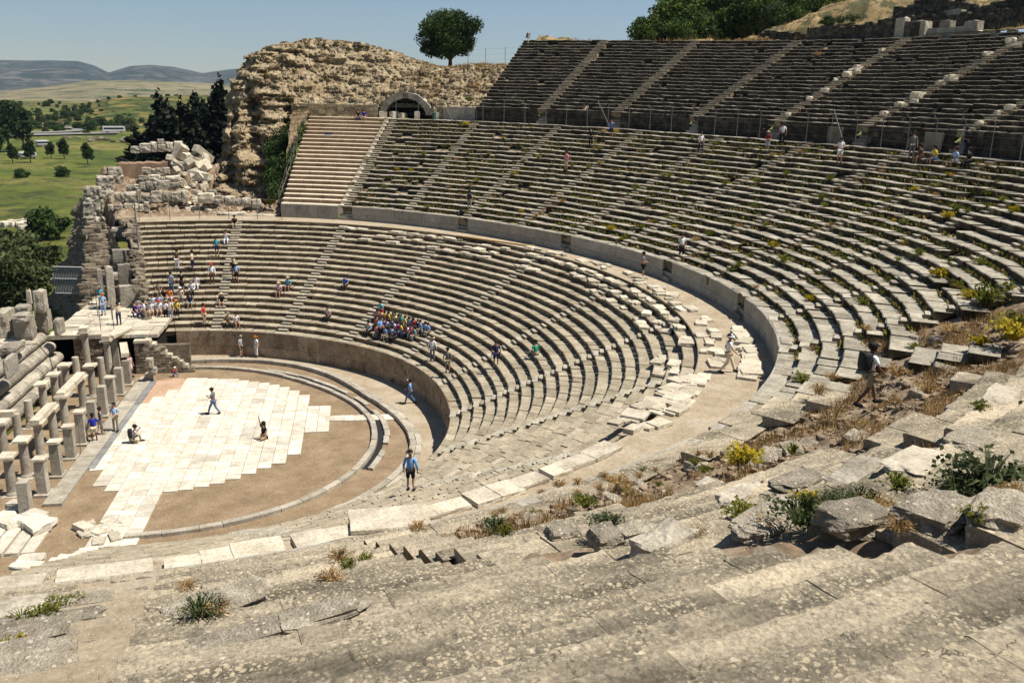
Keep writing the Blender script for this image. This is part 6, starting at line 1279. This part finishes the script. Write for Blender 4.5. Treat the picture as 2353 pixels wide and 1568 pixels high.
# orchestra and stage
st(492, 951, 150, 'look', 'grey', 'jeans', 'man in grey T-shirt and jeans striding across the white paving', z=.07, head='cap', headc='black', skin=1)
st(605, 1009, 215, 'kneel', 'black', 'tan', 'woman in black top kneeling on the white paving with one arm raised', z=.07, skin=1, legs='shorts', head='longhair')
st(309, 1016, 0, 'crouch', 'lgrey', 'khaki', 'photographer with black backpack crouching on the white paving', z=.07, head='cap', headc='grey', extra=('pack', 'camera'))
st(218, 1014, 100, 'stand', 'royal', 'cream', 'man in royal blue shirt and white shorts by the stage pillars', z=.1, skin=2, legs='shorts', head='cap', headc='black')
st(235, 999, 20, 'stand', 'grey', 'lgrey', 'man in dark grey shirt and shorts behind the royal blue shirt', z=.1, skin=1, legs='shorts')
st(267, 989, 250, 'bent', 'paleblue', 'khaki', 'person in white and blue top with rolled khaki trousers on the kerb', z=.15, head='cap', headc='grey')
st(301, 866, 320, 'stand', 'palepink', 'palepink', 'woman in pale pink dress standing before the dark doorway', z=.1, skin=1, head='longhair', legs='skirt', hairc=1)
st(401, 862, 300, 'crouch', 'red', 'jeans', 'child in red with white sun hat squatting by the inner kerb', z=.1, head='hat', headc='white', sc=.62)
st(554, 819, 330, 'stand', 'lgrey', 'grey', 'man in pale shirt and dark shorts with olive sun hat below the podium wall', z=0, legs='shorts', head='hat', headc='khaki')
st(590, 820, 200, 'stand', 'white', 'white', 'woman in white with orange hat and red shoulder bag below the podium wall', z=0, head='hat', headc='orange', legs='trousers')
st(942, 927, 160, 'walk', 'sky', 'jeans', 'man in light blue shirt and white cap walking beneath the podium wall', z=0, head='cap', headc='white', skin=1)
st(943, 1127, 62, 'stand', 'sky', 'black', 'big man in bright blue long-sleeved shirt and dark shorts seen from behind', head='hat', headc='khaki', sleeve='long', legs='shorts', sc=1.04)
st(1988, 931, 350, 'walk', 'white', 'khaki', 'nearest man, white shirt, black cap and black backpack, walking over the rubble', head='cap', headc='black', skin=2, extra=('pack',), legs='shorts', sc=1.06)
st(1670, 856, 340, 'walk', 'white', 'cream', 'woman in white hat, white top and pale trousers on the near lower walkway', head='hat', headc='white', skin=1, z=Z_I)
st(1476, 638, 320, 'bent', 'grey', 'black', 'man in grey T-shirt and black shorts on the lower walkway', z=Z_I, skin=1, legs='shorts')
st(1564, 596, 260, 'stand', 'white', 'black', 'person in white shirt and dark trousers above the walkway wall', z=Z_D, skin=1)
st(1061, 521, 60, 'walk', 'sky', 'khaki', 'man in blue shirt climbing through the gap in the walkway wall', z=Z_I + .3, head='cap', headc='sky', legs='shorts', extra=('pack',))
st(1078, 483, 75, 'stand', 'lgrey', 'khaki', 'person in pale clothes with dark hair on the steps above the walkway wall', extra=('pack',))
st(1300, 392, 200, 'stand', 'pink', 'palepink', 'woman in dark cap and pink shorts standing among the middle seats', skin=1, legs='shorts', head='cap', headc='black', sleeve='short')
st(1356, 337, 230, 'stand', 'black', 'black', 'person dressed all in black high on the middle seats', sleeve='long')
st(1403, 318, 240, 'photo', 'blue', 'navy', 'person in blue clothes below the slanting brace pole', skin=1, legs='shorts')
st(997, 279, 250, 'stand', 'khaki', 'teal', 'person in olive clothes on the upper walkway by the arch', z=17.2)
si(823, 271, 'black', 'navy', 'left of two seated figures with long dark hair on the top restored row', head='longhair'); si(836, 271, 'royal', 'palepink', 'right of two seated figures, with blue bag, on the top restored row', skin=1, legs='shorts')
st(1608, 352, 250, 'walk', 'white', 'black', 'person in white shirt and black trousers high on the middle seats', skin=1)
st(1761, 352, 200, 'bent', 'darkred', 'lgrey', 'man in dark red shirt and cream hat near the upper walkway', head='hat', headc='straw', skin=1, legs='shorts')
st(1795, 333, 60, 'stand', 'white', 'black', 'person in white top with bag on the upper walkway', extra=())
st(1927, 374, 230, 'bent', 'white', 'white', 'person in white shorts and white top bending below the brace pole', skin=1, legs='shorts')
st(2092, 364, 230, 'stand', 'grey', 'grey', 'tall man in dark grey standing against the slab wall at the right', head='hair', skin=1); st(2212, 356, 70, 'stand', 'lgrey', 'navy', 'person with blue cap and backpack by the wall near the right edge', head='cap', headc='blue', extra=('pack',))
si(2110, 374, 'brown', 'brown', 'seated figure in brown left of the yellow shirt', skin=1, legs='shorts'); si(2142, 377, 'yellow', 'jeans', 'seated figure in yellow shirt near the right edge', skin=1, legs='shorts'); si(2190, 382, 'paleblue', 'lgrey', 'seated figure with red cap near the right edge', head='cap', headc='red', skin=1, legs='shorts'); si(2222, 380, 'black', 'black', 'seated figure in black right of the red cap', head='cap', headc='navy')
# visitors on the lower seats at the left
L_ = [('s', 408, 619, 240, 'stand', 'brown', 'white', 'woman in dark top and loose white trousers on the left seats', dict(skin=1, head='longhair')), ('s', 443, 622, 160, 'stand', 'cream', 'navy', 'man in pale yellow shirt with dark jacket at his side', dict(skin=0)), ('s', 488, 652, 265, 'stand', 'white', 'brown', 'person in long white shirt and red hat beside the left stairway', dict(head='hat', headc='red', sleeve='long')),
      ('s', 395, 673, 60, 'stand', 'stripe', 'jeans', 'man in striped shirt, blue jeans and white cap on the left seats', dict(head='cap', headc='white')), ('s', 419, 670, 80, 'stand', 'black', 'black', 'woman in black dress with white shoulders on the left seats', dict(legs='skirt')), ('t', 451, 661, 0, 'sit', 'white', 'white', 'seated woman in white top and white trousers beside the left stairway', dict(skin=1)), ('t', 441, 675, 0, 'sit', 'white', 'black', 'seated figure in white shirt and white cap below the woman in white', dict(head='cap', headc='white', sleeve='long')),
      ('s', 499, 589, 70, 'stand', 'cyan', 'navy', 'person in cyan shirt climbing the left stairway', dict(legs='shorts', skin=1)), ('t', 520, 558, 0, 'sitphoto', 'white', 'white', 'seated figure in white at the edge of the left stairway', dict()), ('t', 539, 519, 0, 'sit', 'black', 'khaki', 'seated figure in black on the highest lower row', dict(head='hat', headc='black')), ('s', 544, 650, 250, 'stand', 'paleblue', 'black', 'man in light blue shirt and straw hat on the left seats', dict(head='hat', headc='straw', legs='shorts', skin=1)), ('s', 537, 642, 60, 'stand', 'black', 'grey', 'figure in black with round straw hat behind the light blue shirt', dict(head='hat', headc='straw', legs='shorts', skin=1)),
      ('t', 437, 706, 0, 'sit', 'navy', 'cyan', 'seated figure in navy shirt and cyan shorts near the crowd', dict(skin=1, legs='shorts')), ('s', 470, 747, 330, 'stand', 'red', 'tan', 'person in red shirt and red cap at the foot of the left stairway', dict(head='cap', headc='red')), ('t', 510, 706, 0, 'sit', 'black', 'tan', 'seated man in black shirt, tan shorts and pale hat', dict(head='hat', headc='straw', legs='shorts', skin=1)), ('t', 528, 738, 0, 'sit', 'tan', 'black', 'bending man in tan shirt and hat by the pale boulder', dict(head='hat', headc='khaki')), ('t', 545, 738, 30, 'sit', 'white', 'grey', 'figure in white shirt sitting close beside the tan shirt', dict(skin=1, legs='shorts')),
      ('t', 647, 668, 0, 'sit', 'palepink', 'navy', 'left of the seated couple in straw hats', dict(head='hat', headc='straw', legs='shorts', skin=1)), ('t', 662, 668, 0, 'sit', 'cyan', 'navy', 'right of the seated couple in straw hats, cyan shirt', dict(head='hat', headc='straw', legs='shorts', skin=1)), ('s', 333, 740, 20, 'stand', 'white', 'khaki', 'man in white shirt and khaki trousers standing at the left of the crowd', dict(head='cap', headc='lgrey')), ('t', 318, 716, 0, 'sit', 'purple', 'navy', 'seated figure in purple at the left end of the crowd', dict(hairc=2)), ('t', 310, 722, 0, 'sit', 'navy', 'navy', 'seated figure in navy leftmost in the crowd', dict()),
      ('t', 348, 725, 0, 'sit', 'white', 'lgrey', 'seated figure in white with cap, front row of the crowd', dict(head='cap', headc='white', legs='shorts')), ('t', 366, 722, 0, 'sit', 'white', 'khaki', 'seated figure in white with red hat, front row of the crowd', dict(head='hat', headc='red', legs='shorts')), ('t', 351, 698, 0, 'sit', 'white', 'lgrey', 'seated figure in white, second row of the crowd, left', dict()), ('t', 365, 698, 0, 'sit', 'paleblue', 'white', 'seated figure in pale blue, second row of the crowd', dict(head='cap', headc='khaki')), ('s', 382, 738, 60, 'stand', 'white', 'black', 'standing figure in black waistcoat over white shirt in front of the crowd', dict(head='hat', headc='straw')), ('s', 393, 736, 240, 'stand', 'cream', 'lgrey', 'slim standing figure in cream beside the black waistcoat', dict(head='longhair', hairc=1)), ('t', 406, 721, 0, 'sit', 'yellow', 'black', 'seated figure in yellow shirt and orange hat', dict(head='hat', headc='orange')),
      ('t', 365, 676, 0, 'sit', 'khaki', 'khaki', 'seated figure in khaki, third row of the crowd', dict(skin=1)), ('t', 378, 684, 0, 'sit', 'black', 'grey', 'seated figure in black, third row of the crowd', dict()), ('t', 390, 690, 0, 'sit', 'orange', 'palepink', 'seated figure in orange-pink, upper right of the crowd', dict(skin=1)), ('t', 415, 690, 0, 'sit', 'cream', 'grey', 'seated figure in cream with white hat, right of the crowd', dict(head='hat', headc='white')),
      ('t', 793, 659, 0, 'sit', 'blue', 'black', 'lone seated man in blue shirt in the middle of the lower seats', dict()), ('t', 753, 732, 0, 'sit', 'palepink', 'black', 'lone seated woman in pale pink top left of the school group', dict(skin=1)), ('s', 993, 829, 60, 'stand', 'white', 'grey', 'figure in long white shirt and straw hat seen from behind near the school group', dict(head='hat', headc='straw', sleeve='long')), ('s', 1028, 857, 60, 'stand', 'grey', 'khaki', 'man in dark grey shirt, khaki shorts and cap seen from behind', dict(head='cap', headc='khaki', legs='shorts', skin=1)), ('s', 1139, 843, 250, 'stand', 'navy', 'navy', 'woman in navy by a backpack on the lower seats', dict(skin=1, head='longhair', legs='shorts')), ('t', 1226, 820, -60, 'sitlegs', 'green', 'khaki', 'man in green shirt sitting with legs stretched out', dict(skin=1, legs='trousers'))]
for kind, px, py, az, pose, top, bot, lab, kw in L_:
    if kind == 's': st(px, py, az, pose, top, bot, lab, **kw)
    else: si(px, py, top, bot, lab, pose=pose, turn=az, **kw)
st(233, 705, 250, 'stand', 'cyan', 'lgrey', 'figure in turquoise shirt behind the rail on the platform', z=PZ, head='hat', headc='khaki'); st(249, 708, 60, 'photo', 'teal', 'black', 'figure in dark green shirt taking a picture on the platform', z=PZ, skin=1, head='cap', headc='khaki'); st(239, 723, 250, 'stand', 'paleblue', 'paleblue', 'red-haired woman in pale blue patterned clothes on the platform', z=PZ, hairc=3); st(274, 746, 100, 'photo', 'cream', 'navy', 'man in cream shirt and dark trousers photographing at the platform edge', z=PZ, skin=1, extra=('camera',))
# the school group
KC = dict(b='blue', p='pink', t='teal', y='yellow', o='orange', k='black', w='white', g='green', r='red', m='magenta', c='cyan', s='sky', n='navy', u='purple')
KD = [(460, 380, 't'), (530, 370, 'p'), (650, 385, 'p'), (860, 420, 'r'), (450, 470, 'y'), (540, 470, 'y'), (665, 470, 'y'), (760, 490, 'y'), (880, 500, 'y'), (950, 500, 'y'), (1035, 560, 'y'), (1160, 520, 'c'), (415, 585, 'o'), (500, 600, 'w'), (600, 570, 'm'), (690, 590, 'p'), (820, 590, 'u'), (930, 600, 'w'), (1090, 620, 'g'), (1220, 620, 'y'), (1325, 620, 's'), (1420, 620, 's'), (1505, 620, 'r'), (600, 670, 'k'), (725, 690, 'w'), (810, 710, 'w'), (920, 670, 'b'), (1010, 680, 'w'), (1640, 720, 's'), (1790, 730, 's'), (1905, 760, 's'), (1550, 740, 'n'), (640, 790, 'b'), (740, 790, 'n'), (900, 770, 'b'), (1015, 790, 'm'), (1110, 800, 'y'), (1205, 830, 'r'), (1360, 800, 'w'), (1290, 800, 'k'), (420, 800, 'p'), (660, 880, 's'), (1100, 900, 'k'), (1250, 880, 'r'), (1365, 890, 'm'), (1470, 930, 'c'), (1430, 980, 'o'), (1560, 850, 'n'), (1780, 850, 's')]
KN = dict(b='blue', p='pink', t='teal', y='yellow', o='orange', k='black', w='white', g='green', r='red', m='crimson pink', c='cyan', s='light blue', n='navy', u='lilac')
for i, (x, y, c) in enumerate(KD):
    px, py = x / 12.085 + 829, y / 12.085 + 684.8 + 15; X, a = seat(px, py); capc = KC[rng.choice([c, c, 'y', 'w', 'k'])]
    person(X, a + rng.uniform(-25, 25), 'sit', KC[c], rng.choice(['navy', 'khaki', 'black', 'jeans']), f'seated schoolchild in {KN[c]} top within the crowded school group', head='cap' if rng.random() < .55 else 'hair', headc=capc, skin=rng.choice([0, 1]), sc=.80, group=f'schoolchildren in {KN[c]} tops')
st(874, 781, 300, 'bent', 'sky', 'black', 'standing guide in blue shirt and black trousers in front of the school group', skin=1); si(846, 768, 'lgrey', 'black', 'adult in white-sleeved shirt sitting at the left end of the school group', skin=1, sleeve='long'); si(905, 775, 'sky', 'grey', 'adult in blue shirt sitting in front of the school group', skin=1, turn=-40)
X, a = seat(882, 714); person(X, a, 'sit', 'cyan', 'red', 'adult in teal shirt sitting alone above the school group', skin=1)
# ---------------------------------------------------------------- haze
HZ = 9500; mb = MB(); box(mb, (0, 0, 0), (2 * HZ, 2 * HZ, 1600), 0); o = mb.build('haze', [], loc=(0, 0, 1600 / 2 - 700)); tag(o, 'pale blue summer haze over the whole landscape', 'haze', None, 'stuff')
k = bpy.data.materials.new('haze_air'); k.use_nodes = True; t = k.node_tree; t.nodes.clear(); ou = t.nodes.new('ShaderNodeOutputMaterial'); pv = t.nodes.new('ShaderNodeVolumePrincipled'); pv.inputs['Color'].default_value = (.55, .74, 1.0, 1); pv.inputs['Density'].default_value = HAZE_D; pv.inputs['Anisotropy'].default_value = .2
t.links.new(pv.outputs[0], ou.inputs['Volume']); o.data.materials.append(k)
